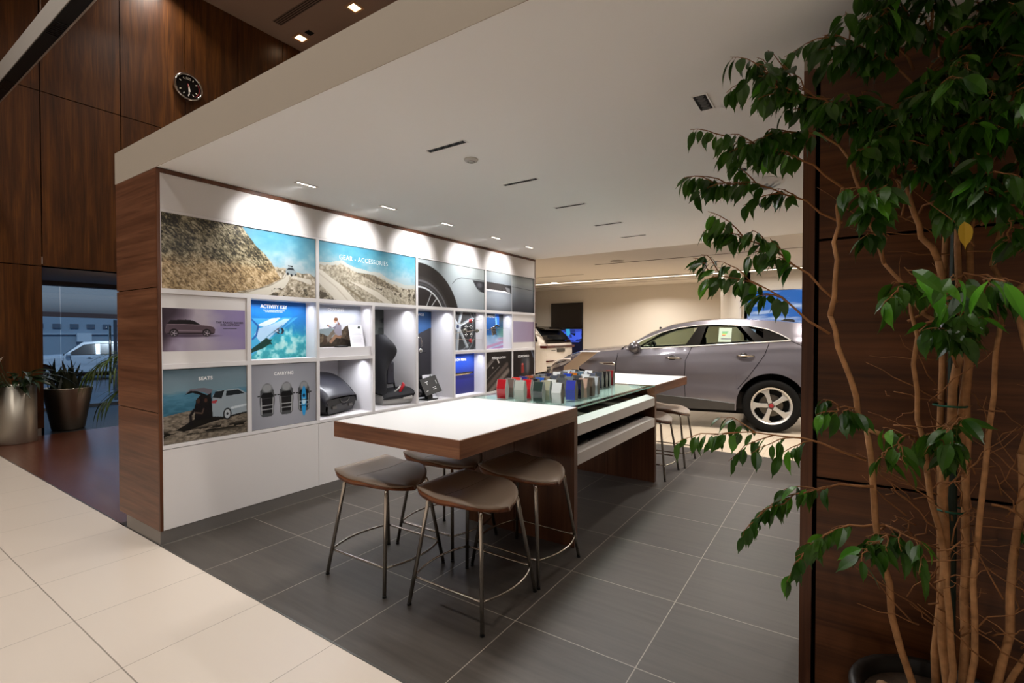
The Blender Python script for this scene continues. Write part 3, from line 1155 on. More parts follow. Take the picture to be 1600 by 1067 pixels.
def paint_vent(a):
    V, U = a.V, a.U
    a.c = a.ramp(V * .75 + .18 - np.clip(U - 1.2, 0, 1) * .35, [(0, '#2c2d30'), (.4, '#626973'), (.75, '#828a91'), (1, '#959c9b')])
    a.ell(.5, .28, .75, .26, '#b9c1cb', .55, .9)
    a.mix(((U > 1.185)).astype(float) * .8, a.ramp(V, [(0, '#1b1b1e'), (.45, '#6a7078'), (.8, '#99a09f'), (1, '#7f8584')]))
    a.poly([(-.1, .72), (1.17, .70), (1.17, .48), (-.1, .50)], '#17171a')
    for i in range(13):
        for j in range(4):
            a.ring(.04 + i * .075, .54 + j * .045 + (i % 2) * .022, .020, .026, '#8a8280', .9, .008)
    a.poly([(-.1, .53), (.85, .53), (1.05, .50), (1.12, .485), (-.1, .50)], '#d3d5d8')
    a.poly([(.85, .64), (1.08, .62), (1.1, .50), (.98, .52)], '#8d8e93', .8)
    a.line([(1.19, .68), (2.4, .645)], .012, '#26282b')
    a.line([(1.185, 0), (1.185, 1)], .012, '#d7d9dc')


panel('grey picture of a huge black tyre and front wing, right of the road pictures', 3.750, 4.925, 1.703, 2.205, RX, paint_tyre, 260)
panel('grey picture of a side vent on silver bodywork, top right of the display wall', 4.959, 6.138, 1.703, 2.205, RX, paint_vent, 260)


# strips
def paint_collection(a):
    V, U = a.V, a.U
    a.c = a.ramp(U / a.A + (a.noise(2, 3, 3, 41) - .5) * .25, [(0, '#5e4e5e'), (.2, '#9488a0'), (.45, '#b3a9b4'), (.7, '#8c80a6'), (1, '#8a7ba6')])
    a.ell(0, .95, .5, .35, '#2a1e26', .85, .9)
    a.ell(0, .35, .16, .35, '#2a1e26', .8, .9)
    a.ell(.9, .12, .9, .2, '#a99ead', .5, .9)
    a.ell(.58, .36, .55, .04, '#37293a', .8, .9)
    small_car_side(a, .62, .38, 1.08, '#56464f', '#160e13', 1, '#a3929d')


t, a = panel('lilac strip picture of a grey car in profile, left end of the display wall', 1.386, 1.937, 1.282, 1.574, DX - 0.0115, paint_collection, 420)
cap(t, 'THE RANGE ROVER', 0.0195, 1.826, 1.475, DX - 0.0115, bold=0.0006, m=M_TXTD, spacing=1.15)
cap(t, 'COLLECTION', 0.0195, 1.826, 1.458, DX - 0.0115, bold=0.0006, m=M_TXTD, spacing=1.15)
cap(t, 'Explore Accessories', 0.011, 1.826, 1.435, DX - 0.0115, bold=0.0002, m=M_TXTD)
t, a = panel('plain lilac strip picture at the far right end of the display wall', 5.572, 6.135, 1.282, 1.574, DX - 0.0115, lambda a: setattr(a, 'c', a.ramp(a.U / a.A + a.noise(2, 2, 2, 3) * .3, [(0, '#a49cb8'), (1, '#93829a')])), 120)


def paint_activity(a):
    V, U = a.V, a.U
    n = a.noise(6, 6, 5, 51)
    a.c = a.ramp(V + (n - .5) * .25, [(0, '#2f8f96'), (.35, '#2f9fb4'), (.62, '#1f78b8'), (1, '#0d5aa8')])
    n5 = a.noise(9, 9, 5, 55)
    foam = np.clip((n5 - .44) * 5, 0, 1) * np.clip(1.9 - (V * 1.9 + np.abs(U - .60) * .8) * 1.2, 0, 1) * (V < .66)
    a.mix(foam * .85, a.ramp(n5, [(.4, '#3fb0b8'), (.62, '#9fdcdc'), (.8, '#d6efe8')]))
    a.mix(a.pmask([(-.1, .70), (.2, .69), (.45, .71), (.85, .73), (.35, .35), (.0, .05), (-.1, .3)]) * .8, '#4aa3d2')
    a.poly([(.10, .58), (.36, .70), (.52, .715), (.40, .62), (.22, .55)], '#c9d8e6')
    a.poly([(.05, .42), (.12, .52), (.38, .60), (.60, .70), (.70, .70), (.30, .34), (.16, .28)], '#a8c8e2')
    a.line([(.0, .68), (.12, .56), (.08, .40), (.02, .34)], .03, '#1b4f96', .9)
    a.line([(.45, .45), (.75, .72), (1.05, .84)], .02, '#1f66a8', .8, .03)
    a.line([(.08, .20), (.3, .40), (.55, .58)], .016, '#5e8fae', .9)
    a.poly([(-.02, .16), (.26, .36), (.32, .33), (.37, .34), (.34, .29), (.37, .24), (.32, .25), (.2, .18), (-.02, .10)], '#15372f')


def paint_charging(a):
    V, U = a.V, a.U
    n = a.noise(4, 8, 4, 61)
    a.c = a.ramp(V + (n - .5) * .2, [(0, '#c2c4ca'), (.5, '#d3d4d9'), (.75, '#b9bdc8'), (1, '#9aa1b0')])
    a.poly([(0, .42), (.3, .45), (.6, .40), (.9, .46), (1.4, .42), (1.4, 0), (0, 0)], '#7d8a8e')
    gr = a.ramp(a.noise(22, 22, 4, 62), [(0, '#231d16'), (.5, '#54483a'), (1, '#8c7a60')])
    a.mix(a.pmask([(.55, .30), (.70, .48), (.80, .52), (.95, .40), (1.4, .30), (1.4, -.1), (.4, -.1)]), gr)
    a.mix(a.pmask([(-.1, .34), (.1, .31), (.3, .22), (.5, .2), (.5, -.1), (-.1, -.1)]), gr * .9)
    a.mix(a.pmask([(-.1, .0), (.1, .14), (.3, .2), (.5, .25), (.8, .16), (1.4, .16), (1.4, -.1), (-.1, -.1)]), gr * .55)
    # seated woman reading her phone, side on
    a.poly([(.20, .10), (.16, .17), (.34, .38), (.42, .42), (.46, .33), (.36, .28), (.26, .13)], '#6d6258')
    a.poly([(.08, .08), (.12, .18), (.20, .20), (.22, .12), (.14, .05)], '#3a2c22')
    a.poly([(.26, .12), (.42, .30), (.62, .26), (.58, .20), (.46, .22), (.32, .08)], '#8a6a54')
    a.poly([(.40, .36), (.44, .54), (.54, .58), (.60, .52), (.62, .28), (.50, .27)], '#8d8894')
    a.poly([(.46, .50), (.34, .46), (.27, .44), (.25, .50), (.29, .50), (.42, .42)], '#77727f')
    a.poly([(.225, .50), (.25, .535), (.275, .50), (.25, .47)], '#b58a70')
    a.ell(.435, .63, .045, .055, '#c39a80', 1, .1)
    a.ell(.455, .66, .055, .045, '#6b452c', 1, .1)
    a.poly([(.49, .64), (.55, .56), (.54, .50), (.50, .58)], '#7a4a32')
    a.poly([(.205, .52), (.225, .54), (.24, .51), (.22, .49)], '#18181c')


def paint_wheel(a):
    V, U = a.V, a.U
    a.c = a.ramp(V + (a.noise(3, 3, 3, 71) - .5) * .3, [(0, '#343638'), (.5, '#2a2728'), (1, '#3c3d3e')])
    cx, cy = .1, .62
    for r in (.62, .74, .9):
        a.ring(cx, cy, r, r + .03, '#aab2b8', .55, .02)
    for an in (70, 20, -55, -95, 130):
        c_, s_ = math.cos(R(an)), math.sin(R(an))
        a.line([(cx, cy), (cx + .66 * c_, cy + .66 * s_)], .07, '#9aa4ac', .9, .03)
        a.line([(cx + .05, cy), (cx + .05 + .66 * c_, cy + .66 * s_)], .03, '#e3e8ec', .8, .02)
    a.ell(cx, cy, .13, .10, '#b9c0c8', 1, .3)
    a.ell(cx, cy, .05, .05, '#2b3550', 1, .3)


def paint_pedals(a):
    V, U = a.V, a.U
    a.c = a.ramp(V + (a.noise(3, 4, 3, 81) - .5) * .5, [(0, '#b9bbd0'), (.25, '#7f9fc0'), (.45, '#2a5f7c'), (.7, '#1f4866'), (1, '#34393f')])
    a.poly([(0, .9), (.5, .9), (.5, .4), (0, .4)], '#1b4f9a', .7)
    a.poly([(.42, 1), (.62, 1), (.62, .68), (.46, .66)], '#1f66d8')
    a.poly([(.42, 1), (.47, 1), (.52, .68), (.46, .66)], '#7fb4ee')
    a.ell(.95, .45, .35, .18, '#5f8f74', .7, .8)
    a.poly([(0, .08), (1.2, .3), (1.2, .22), (0, .0)], '#b07a9c', .8)
    a.poly([(.2, .0), (1.2, .16), (1.2, .10), (.6, 0)], '#a85f8a', .7)
    a.poly([(.55, .30), (1.2, .38), (1.2, .30), (.6, .26)], '#b98aa6', .7)


def paint_carbon(a):
    V, U = a.V, a.U
    a.c = a.ramp(V + U * .05 + (a.noise(2, 2, 2, 91) - .5) * .1, [(0, '#26275f'), (.4, '#2b3085'), (.7, '#2147b4'), (1, '#1d55c4')])
    a.poly([(-.1, .50), (.62, .525), (.74, .52), (.70, .485), (.55, .455), (-.1, .44)], '#1b150e')
    a.poly([(-.1, .475), (.60, .49), (.68, .50), (.55, .465), (-.1, .45)], '#b9a078')
    a.line([(-.1, .515), (.7, .525)], .008, '#4a3e2c')
    a.ell(.3, .40, .5, .04, '#1b1f52', .6, .9)


def paint_tablet(a):
    V, U = a.V, a.U
    a.c = a.ramp(V + (a.noise(6, 3, 3, 95) - .5) * .15, [(0, '#232225'), (.5, '#36343a'), (1, '#3e3c40')])
    a.poly([(-.1, .99), (.56, .99), (.30, .84), (-.1, .70)], '#39649c')
    a.mix(a.pmask([(.34, .58), (.38, .58), (.47, .34), (.33, .38)]), a.ramp(V, [(0, '#8f8f90'), (.4, '#8f8f90'), (.5, '#5b93cc'), (1, '#5b93cc')]))


def paint_seatback(a):
    a.c = a.ramp(a.V + (a.noise(3, 3, 3, 97) - .5) * .2, [(0, '#4a4c4c'), (.6, '#6f736f'), (1, '#4f514e')])
    a.ell(.30, .88, .22, .05, '#2c2e2e', 1, .2)
    a.poly([(.05, .80), (.52, .80), (.55, .62), (.02, .60)], '#3d413f')
    a.poly([(.05, .57), (.52, .56), (.52, .36), (.40, .35), (.38, .2), (.05, .2)], '#8c9088')
    a.line([(.54, .0), (.56, .58)], .05, '#1f2020')
    a.line([(.0, .585), (.6, .575)], .02, '#cfd0cc')


def paint_seats(a):
    V, U = a.V, a.U
    n = a.noise(3, 6, 4, 101)
    a.c = a.ramp(V + (n - .5) * .12 - U * .03, [(0, '#1f4354'), (.35, '#27566a'), (.62, '#45748a'), (.67, '#6f8894'), (.85, '#6c7f8a'), (1, '#50646f')])
    a.mix((V < .66).astype(float) * np.clip((a.noise(10, 40, 3, 103) - .45) * 2, 0, .35), '#5d8aa0')
    sand = a.ramp(a.noise(24, 50, 4, 105), [(0, '#2a251f'), (.5, '#756b5e'), (1, '#a3988a')])
    a.mix(a.pmask([(-.1, .36), (.35, .42), (1.3, .30), (1.3, -.1), (-.1, -.1)]), sand)
    a.mix((a.noise(5, 30, 3, 107) > .55).astype(float) * np.exp(-((V - .13) / .05) ** 2), '#15130f')
    # shadow and car, nose to the right
    a.poly([(.15, .17), (.40, .30), (1.2, .38), (1.2, .30), (.6, .22), (.25, .14)], '#12110f', .95)
    a.poly([(.60, .30), (.62, .60), (.68, .66), (.98, .67), (1.08, .60), (1.12, .585), (1.3, .56), (1.3, .32), (1.0, .30), (.80, .27)], '#8f9ba3')
    a.poly([(.62, .57), (.66, .65), (.78, .655), (.74, .54)], '#1c2226')
    a.poly([(.80, .57), (.81, .645), (.98, .65), (1.07, .585)], '#1c2226')
    a.poly([(.86, .40), (1.2, .44), (1.2, .41), (.88, .37)], '#c3ccd2', .9)
    a.ell(.82, .31, .058, .085, '#101113', 1, .05)
    a.ell(.82, .31, .042, .065, '#a9b0b5', 1, .1)
    a.ell(.82, .31, .015, .02, '#23262a', 1, .1)
    a.poly([(.61, .52), (.69, .53), (.66, .48), (.60, .49)], '#a0353a')
    # open tailgate with dark figures sitting below
    a.poly([(.27, .66), (.33, .71), (.50, .72), (.62, .68), (.60, .60), (.53, .64), (.40, .69)], '#6e6870')
    a.poly([(.26, .64), (.33, .69), (.42, .68), (.55, .61), (.60, .64), (.62, .28), (.38, .27), (.40, .55), (.46, .62), (.36, .66)], '#0f0e10')
    a.poly([(.38, .45), (.42, .58), (.52, .60), (.56, .50), (.60, .30), (.40, .28)], '#121013')
    a.ell(.43, .54, .025, .035, '#3b2a22', 1, .2)
    a.ell(.53, .54, .02, .03, '#4a2f26', 1, .2)
    a.line([(.38, .42), (.33, .35), (.345, .22)], .035, '#131115')
    a.line([(.40, .38), (.48, .36), (.50, .42)], .02, '#6f5a4c', .7)


def topcar(a, cx, cy, w, h, kayak=0):
    a.ell(cx, cy, w * .5, h * .50, '#3d3f41', 1, .08)
    a.poly([(cx - w * .46, cy + h * .3), (cx - w * .46, cy - h * .42), (cx - w * .3, cy - h * .5), (cx + w * .3, cy - h * .5), (cx + w * .46, cy - h * .42), (cx + w * .46, cy + h * .3)], '#4c4e50')
    a.ell(cx, cy + h * .36, w * .34, h * .13, '#8e9092', 1, .5)
    a.poly([(cx - w * .42, cy + h * .12), (cx - w * .3, cy + h * .22), (cx + w * .3, cy + h * .22), (cx + w * .42, cy + h * .12), (cx + w * .36, cy + h * .06), (cx - w * .36, cy + h * .06)], '#141416')
    a.poly([(cx - w * .36, cy + h * .05), (cx + w * .36, cy + h * .05), (cx + w * .32, cy - h * .40), (cx - w * .32, cy - h * .40)], '#1d1c1e')
    for sx in (-1, 1):
        a.line([(cx + sx * w * .40, cy + h * .06), (cx + sx * w * .37, cy - h * .42)], w * .06, '#a7a9ab')
        a.ell(cx + sx * w * .56, cy + h * .13, w * .09, h * .02, '#2a2b2c', 1, .2)
    for yy in (-.16, -.28):
        a.line([(cx - w * .36, cy + h * yy), (cx + w * .36, cy + h * yy)], w * .05, '#b6b8ba')
    if kayak:
        a.ell(cx, cy - h * .16, w * .20, h * .50, '#2c93d0', 1, .08)
        a.ell(cx, cy + h * .02, w * .11, h * .06, '#16324a', 1, .1)
        a.ell(cx, cy - h * .18, w * .16, h * .10, '#cfe0e8', .9, .4)
        a.line([(cx - w * .36, cy - h * .12), (cx + w * .36, cy - h * .12)], w * .05, '#20262c')
        a.line([(cx - w * .36, cy - h * .32), (cx + w * .36, cy - h * .32)], w * .05, '#20262c')


def paint_carrying(a):
    V, U = a.V, a.U
    a.c = a.ramp(np.hypot(U - .55, V - .4), [(0, '#a9aab3'), (.5, '#96979f'), (1, '#7c7d86')])
    topcar(a, .25, .44, .24, .52)
    topcar(a, .57, .44, .24, .52)
    topcar(a, .88, .44, .22, .50, 1)


def paint_personal(a):
    V, U = a.V, a.U
    a.c = a.ramp(a.noise(2, 3, 3, 111), [(0, '#15110f'), (1, '#2e2825')])
    a.line([(-.1, .55), (.38, .85)], .10, '#6a625e', .8, .05)
    a.line([(-.1, .50), (.30, .76)], .02, '#a39c98', .7, .02)
    a.line([(-.1, .02), (.95, .66)], .12, '#5a4e48', .9, .05)
    a.line([(.2, .0), (1.0, .48)], .14, '#8a7d75', .8, .08)
    a.line([(-.1, .22), (.6, .62)], .012, '#8d8580')
    a.poly([(.47, .82), (.52, .82), (.60, .71), (.56, .70)], '#d6cfc8')
    a.ell(.30, .60, .02, .02, '#c9c2bb', 1, .5)


def paint_sound(a):
    V, U = a.V, a.U
    a.c = a.ramp(a.noise(2, 3, 3, 121), [(0, '#15100e'), (1, '#2a2220')])
    a.ell(.62, .60, .20, .30, '#3a3b3e', .9, .6)
    a.ell(.78, .60, .12, .26, '#55585c', .8, .7)
    a.ell(.78, .56, .06, .18, '#7a6a66', .6, .8)
    a.poly([(.44, .36), (.45, .60), (.50, .64), (.56, .62), (.60, .38)], '#8a2f2a')
    a.ell(.50, .62, .05, .03, '#c8635a', .9, .5)
    a.line([(.98, 1.0), (1.1, .8)], .05, '#70809a', .8)


def npanel(key, lab, paint, dens=320, zoff=(0.006, -0.006), off=0.0):
    i, zz, dep = NI[key]
    a_, b_ = ny(i)
    z0 = zz[0] + zoff[0]
    return panel(lab, a_ + .0062, b_ - .0062, z0, zz[1] + zoff[1], DX - dep + 0.0045, paint, dens, off=off)[0], DX - dep + 0.0045


t, x = npanel('activity', 'bright turquoise surfing picture lettered ACTIVITY KEY', paint_activity, 340, off=.078)
cap(t, 'ACTIVITY KEY', 0.040, 2.243, 1.609, x, bold=0.0012, width=.86)
cap(t, 'Wear the waterproof wristband and leave', 0.010, 2.243, 1.589, x, bold=0.0001)
cap(t, 'the key securely inside the vehicle', 0.010, 2.243, 1.577, x, bold=0.0001)
t, x = npanel('charging', 'pale picture of a woman on a rock lettered CHARGING', paint_charging, 320, (0.086, -0.006), off=.11)
cap(t, 'CHARGING', 0.037, 2.852, 1.611, x, bold=0.0012, width=.88)
t, x = npanel('knobs', 'dark picture of silver alloy wheel spokes behind round knobs', paint_wheel, 260, off=.17)
t, x = npanel('pedals', 'blue footwell picture behind metal pedals, right of the wheel picture', paint_pedals, 260, off=.19)
cap(t, 'SIDE PEDALS', 0.042, 5.215, 1.617, x, bold=0.0008)
t, x = npanel('carbon', 'deep blue picture with a slim dark vent lettered CARBON FIBRE', paint_carbon, 220, off=.19)
cap(t, 'CARBON FIBRE', 0.042, 4.612, 1.066, x, bold=0.0012)
i_, zz_, dep_ = NI['tablet']
t, a = panel('tall charcoal picture with a blue corner lettered RANGE', ny(4)[0] + .0062, ny(4)[1] - .0065, zz_[0] + .006, zz_[1] - .006, DX - dep_ + .0045, paint_tablet, 160, off=.35)
cap(t, 'CLICK RANGE', 0.042, 4.06, 1.612, DX - dep_ + .0045, bold=0.0012)
i_, zz_, dep_ = NI['seat']
t, a = panel('tall grey-green picture of car seats behind the child seat', ny(3)[0] + .0062, ny(3)[1] - .0065, zz_[0] + .006, zz_[1] - .006, DX - dep_ + .0045, paint_seatback, 140, off=.42)
t, a = panel('picture of a silver estate with open tailgate by the sea lettered SEATS', YD[0] + .006, YD[1] - .017, ZD + .012, ZC - .019, RX, paint_seats, 360)
cap(t, 'SEATS', 0.033, 1.656, 1.075, RX, bold=0.0006)
t, a = panel('grey picture of three cars from above lettered CARRYING', YD[1] + .017, YD[2] - .017, ZD + .012, ZC - .019, RX, paint_carrying, 340)
cap(t, 'CARRYING', 0.035, 2.242, 1.071, RX, bold=0.0006, width=.92)
t, a = panel('black picture of diagonal trim strips lettered PERSONALISATION', YD[6] + .017, YD[7] - .017, ZD + .012, ZC - .019, RX, paint_personal, 200)
cap(t, 'PERSONALISATION', 0.040, 5.246, 1.071, RX, bold=0.0006, width=.86)
t, a = panel('black picture of a red bottle by a tyre, lowest right of the display wall', YD[7] + .017, YD[8] - .006, ZD + .012, ZC - .019, RX, paint_sound, 180)
cap(t, 'SOUNDSHIELD', 0.042, 5.85, 1.069, RX, bold=0.0006)


# ================================================================== THINGS IN THE NICHES
# wristband key
t = thing('wristband_key', 'dark grey round wristband fixed to the turquoise surfing picture', 'wristband', (DX - .10, 2.267, 1.424))
MB().lathe([(0.022, -0.012), (0.027, -0.012), (0.027, 0.012), (0.022, 0.012), (0.022, -0.012)], 32, axis='x', cap=False).build('band', mat('band_grey', '#3c3a44', 0.4), t, smooth=True)
MB().tube([(-.005, 0, -.0), (-.045, -.025, 0)], 0.004, 8).build('holder', M_CHROME, t)
MB().box(-.012, -.029, -.008, .012, -.020, .008).build('clasp', mat('clasp_light', '#c7c9cf', 0.3), t)
# phone pad and info card in the charging niche
zs = NZ2[0] + .085
t = thing('wireless_charger', 'small flat black charging pad on the step below the CHARGING picture', 'charger', (DX - .06, 2.828, zs + .001))
MB().box(-.03, -.055, 0, .03, .055, .012).build('pad', M_BLACK, t, bevel=.004)
MB().box(-.02, -.02, .012, .02, .02, .014).build('light_ring', mat('pad_grey', '#55585e', 0.3), t)


def info_card(loc, label, w=.155, h=.205, tilt=12):
    t = thing('information_card', label, 'card', loc, 0, 'white information cards in the niches')
    s_, c_ = math.sin(R(tilt)), math.cos(R(tilt))
    th = .004
    v = []
    for x_, z_ in ((0, 0), (-h * s_, h * c_)):
        for y_ in (-w / 2, w / 2):
            v += [(x_, y_, z_), (x_ + th, y_, z_)]
    MB().add(v, [(0, 1, 3, 2), (4, 6, 7, 5), (1, 5, 7, 3), (0, 2, 6, 4), (0, 4, 5, 1), (2, 3, 7, 6)]).build('card', mat('card_white', '#e9e8ee', 0.4), t)
    g_ = MB()
    for k in range(9):
        zz = h * (.78 - k * .07)
        ww = w * (.3 if k % 3 else .38)
        g_.add([(-zz * s_ + th + .0006, -ww, zz * c_), (-zz * s_ + th + .0006, ww, zz * c_), (-(zz + .003) * s_ + th + .0006, ww, (zz + .003) * c_), (-(zz + .003) * s_ + th + .0006, -ww, (zz + .003) * c_)], [(0, 1, 2, 3)])
    g_.build('printed_lines', mat('card_print', '#c3c3cf', 0.6), t)
    zz = h * .9
    MB().lathe([(.0001, 0), (.016, 0), (.016, .001)], 20, (0, 0, 0), axis='x').build('oval_badge', mat('badge_green', '#3e4a48', 0.4), t).location = (-zz * s_ + th + .001, w * .25, zz * c_)
    return t


info_card((DX - .075, 3.025, zs), 'white leaning information card beside the CHARGING picture')
info_card((DX - .27, 4.22, NZT[0] + .009), 'white leaning information card behind the black tablet bracket', .17, .26)

# roof box: its blunt front end faces out of the niche, the lid climbs towards the back
t = thing('roof_box', 'black roof box with a sloping lid in the niche left of the child seat', 'roof box', (-3.825, 2.875, NZ3[0] + .006), R(17))
RB = mat('roofbox_gloss', '#2a2a30', 0.3)
W2 = .215


def rb_top(x):
    return .150 + .21 * math.sin(min(1.0, (-x) / .34) * PI / 2) ** .8 * 1.0


P = []
for i in range(15):
    x = .012 - .36 * i / 14
    zt = rb_top(min(x, -.0001))
    row = [(x, -W2 * 1.01, zt - .060 - .02 * (i / 14)), (x, -W2, zt - .02)]
    row += [(x, W2 * (k / 5 - 1) * .96, zt + .012 * (1 - (k / 5 - 1) ** 2)) for k in range(11)]
    row += [(x, W2, zt - .02), (x, W2 * 1.01, zt - .060 - .02 * (i / 14))]
    P.append(row)
o = MB().grid(P).build('lid', RB, t, smooth=True)
o.modifiers.new('s', 'SOLIDIFY').thickness = .006
low = MB()
P = []
for i in range(13):
    x = -.012 - .33 * i / 12
    zt = rb_top(x) - .052
    P.append([(x, -W2 * .97, zt), (x, -W2 * .97, .05), (x, -W2 * .80, .018), (x, W2 * .80, .018), (x, W2 * .97, .05), (x, W2 * .97, zt)])
low.grid(P)
fr_ = [(.0, -W2 * .97, .148), (.012, -W2 * .96, .10), (-.006, -W2 * .9, .045), (-.012, -W2 * .8, .018)]
G = [[(x, y * q, z) for q in (1, .6, .2, -.2, -.6, -1)] for x, y, z in fr_]
low.grid(G)
low.box(-.30, -.12, 0, -.05, .12, .02)
low.build('shell', mat('roofbox_matt', '#1d1b1a', 0.5), t, smooth=False)
hr = MB().lathe([(.0001, .004), (.062, .004), (.070, .0)], 20, (.008, .03, .145), axis='x', cap=False, a0=PI * 1.0, a1=PI * 2.0)
hr.build('handle_recess', mat('recess_dark', '#060606', 0.5), t)
MB().tube([(.014, .03 + .07 * math.cos(a_ * PI / 10), .145 - .04 * math.sin(a_ * PI / 10)) for a_ in range(11)], .003, 6).build('handle_rim', mat('latch_grey', '#6b6660', 0.4), t)
for y in (-.12, .12):
    MB().box(.004, y - .03, .060, .016, y + .03, .085).build('latch', mat('latch_grey2', '#4b4844', 0.4), t)

# child car seat
t = thing('child_car_seat', 'black child car seat with a grey base and red belt guide in the tall niche', 'child seat', (-3.955, 3.575, NZT[0] + .006), R(-22))
FB = mat('seat_fabric_black', '#28282c', 0.8, bump=.3, nscale=220)
GB = mat('seat_base_grey', '#a5a39f', 0.45)
# the seat faces right (+Y): base along Y, back at the left
P = []
for i in range(13):
    a_ = i / 12
    y = -.14 + a_ * .50
    w = .205 * (1 - .20 * a_ ** 6) * (1 if i else .9)
    zt = .145 + .03 * math.sin(a_ * PI) - (.02 if i in (0, 12) else 0) + .045 * max(0, (a_ - .55)) ** .5
    zb = .035 + .03 * a_ ** 3
    P.append([(w * math.cos(q) * (1 if abs(math.cos(q)) < .95 else 1), y, (zt + zb) / 2 + (zt - zb) / 2 * math.sin(q)) for q in [k * 2 * PI / 16 for k in range(17)]])
MB().grid(P).build('cushion', FB, t, smooth=True)
P = []
for i in range(11):
    a_ = i / 10
    y = -.14 + a_ * .47
    w = .165 * (1 - .3 * a_ ** 5)
    P.append([(w * sx, y, z) for sx, z in ((-1, .10), (-1, .03), (-.8, .004), (.8, .004), (1, .03), (1.04, .085), (1, .10))])
b = MB().grid(P)
b.add(P[0], [tuple(range(7))]).add(P[-1], [tuple(range(7))[::-1]])
b.build('base_shell', GB, t, smooth=True)
MB().box(.150, .10, .055, .188, .23, .115).build('side_grip', mat('grip_pale', '#c6c4c0', 0.5), t, bevel=.015, seg=3)
# backrest with head wings
P = []
for i in range(15):
    a_ = i / 14
    z = .12 + a_ * .63
    yb = -.155 - a_ * .03
    w = .155 + .055 * math.exp(-((a_ - .80) / .20) ** 2) + .02 * math.exp(-((a_ - .25) / .2) ** 2)
    if i == 14:
        w *= .72
    if i == 13:
        w *= .92
    wing = .06 + .15 * math.exp(-((a_ - .72) / .22) ** 2)
    th = .09
    P.append([(-w, yb, z), (-w * 1.04, yb + wing, z), (-w * .86, yb + wing + .01, z), (-w * .72, yb + th, z), (0, yb + th - .02, z), (w * .72, yb + th, z), (w * .86, yb + wing + .01, z), (w * 1.04, yb + wing, z), (w, yb, z), (-w, yb, z)])
o = MB().grid(P)
o.add(P[-1][:-1], [tuple(range(9))])
o = o.build('backrest', FB, t, smooth=True)
ss = o.modifiers.new('s', 'SUBSURF')
ss.levels = ss.render_levels = 1
MB().box(.03, -.075, .22, .12, .02, .46).build('harness_pad', mat('pad_slate', '#33333d', 0.7), t, bevel=.02, seg=3)
MB().tube([(.09, -.03, .5), (.11, -.01, .36), (.05, .05, .17)], .012, 8).build('strap', mat('strap_black', '#0f0f11', 0.8), t)
MB().tube([(.16, .06, .115), (.175, .085, .17), (.17, .115, .215), (.165, .10, .235)], [.012, .018, .022, .012], 8).build('belt_guide', mat('guide_red', '#b3202c', 0.4), t, smooth=True)
MB().tube([(.14, -.03, .11), (.16, .05, .17), (.165, .08, .20)], .010, 8).build('guide_arm', mat('grip_pale', '#c6c4c0', 0.5), t, smooth=True)
MB().sphere((0, -.10, .62), .115, .05, .10, 18, 12).build('headrest', mat('headrest_fabric', '#222226', .8), t, smooth=True)
MB().lathe([(.0001, 0), (.012, 0), (.012, .003)], 16, axis='y').build('badge', mat('badge_orange', '#c47a5a', 0.4), t).location = (.05, -.052, .60)
t.scale = (.86, .86, .98)

# tablet bracket
t = thing('tablet_bracket', 'black hinged tablet bracket with white marks in the tall niche', 'tablet bracket', (-3.83, 4.02, NZT[0] + .006))
MB().box(-.07, -.06, 0, .07, .10, .012).build('foot', M_BLACK, t, bevel=.003)
MB().prism([(-.02, 0), (.03, 0), (.01, .11), (-.03, .11)], 'y', -.02, .06).build('arm', M_BLACK, t)
tb = MB().box(-.006, -.15, -.10, .006, .13, .10).build('plate', M_BLACK, t, bevel=.004)
tb.location = (.02, .04, .16)
tb.rotation_euler = (R(8), R(-24), 0)
mk = MB()
for (y, z, w, h) in ((-.06, .05, .05, .006), (-.06, .03, .006, .03), (.03, -.05, .05, .006), (.03, -.03, .05, .006), (-.10, -.05, .03, .006), (.09, .02, .006, .04)):
    mk.box(.0062, y - w / 2, z - h / 2, .0075, y + w / 2, z + h / 2)
mk = mk.build('white_marks', M_TXTW, t)
mk.location = tb.location
mk.rotation_euler = tb.rotation_euler
t = thing('coat_hanger_hook', 'bright chrome hook with a ball standing before the charcoal picture', 'hook', (-3.95, 4.01, 1.23))
MB().tube([(0, -.06, 0), (0, -.055, .09), (0, -.02, .13), (0, .03, .125), (0, .045, .08), (0, .04, .02)], .006, 8).build('hook', M_CHROME, t, smooth=True)
MB().sphere((0, .02, -.02), .028).build('ball', M_CHROME, t, smooth=True)
MB().box(-.01, -.10, -.05, .01, .10, -.038).build('bar', M_BLACK, t)

# gear knobs and pedals hung on wires in front of their pictures
WX = DX - .045
for (y0, z0, y1, z1, nm) in ((4.36, 1.505, 4.925, 1.58, 0), (4.36, 1.405, 4.925, 1.455, 0), (4.36, 1.335, 4.925, 1.325, 0)):
    t = thing('display_wire', 'thin steel display wire across the wheel picture, ' + ('highest' if z0 > 1.45 else 'middle' if z0 > 1.35 else 'lowest') + ' of the three', 'wire', (WX, (y0 + y1) / 2, z0), 0, 'display wires in the wheel niche')
    MB().tube([(0, y0 - t.location.y, 0), (0, y1 - t.location.y, z1 - z0)], .0028, 6).build('wire', M_CHROME, t)
KR = mat('knob_red', '#a3383a', 0.25)
KG = mat('knob_pewter', '#7b776e', 0.3, .6)
for (y, z, m_, lab) in ((4.684, 1.557, KR, 'round red gear knob on the highest wire'), (4.565, 1.437, KG, 'round pewter gear knob on the middle wire, left one'), (4.803, 1.438, KG, 'round pewter gear knob on the middle wire, against the niche side'), (4.680, 1.316, KR, 'round red gear knob under the lowest wire')):
    t = thing('gear_knob', lab, 'gear knob', (WX + .012, y, z), 0, 'gear knobs hung on the wires')
    MB().sphere((0, 0, 0), .026).build('ball', m_, t, smooth=True)
    MB().lathe([(.0001, 0), (.011, 0), (.011, .005)], 14, (.0235, 0, 0), axis='x').build('cap', M_CHROME, t)
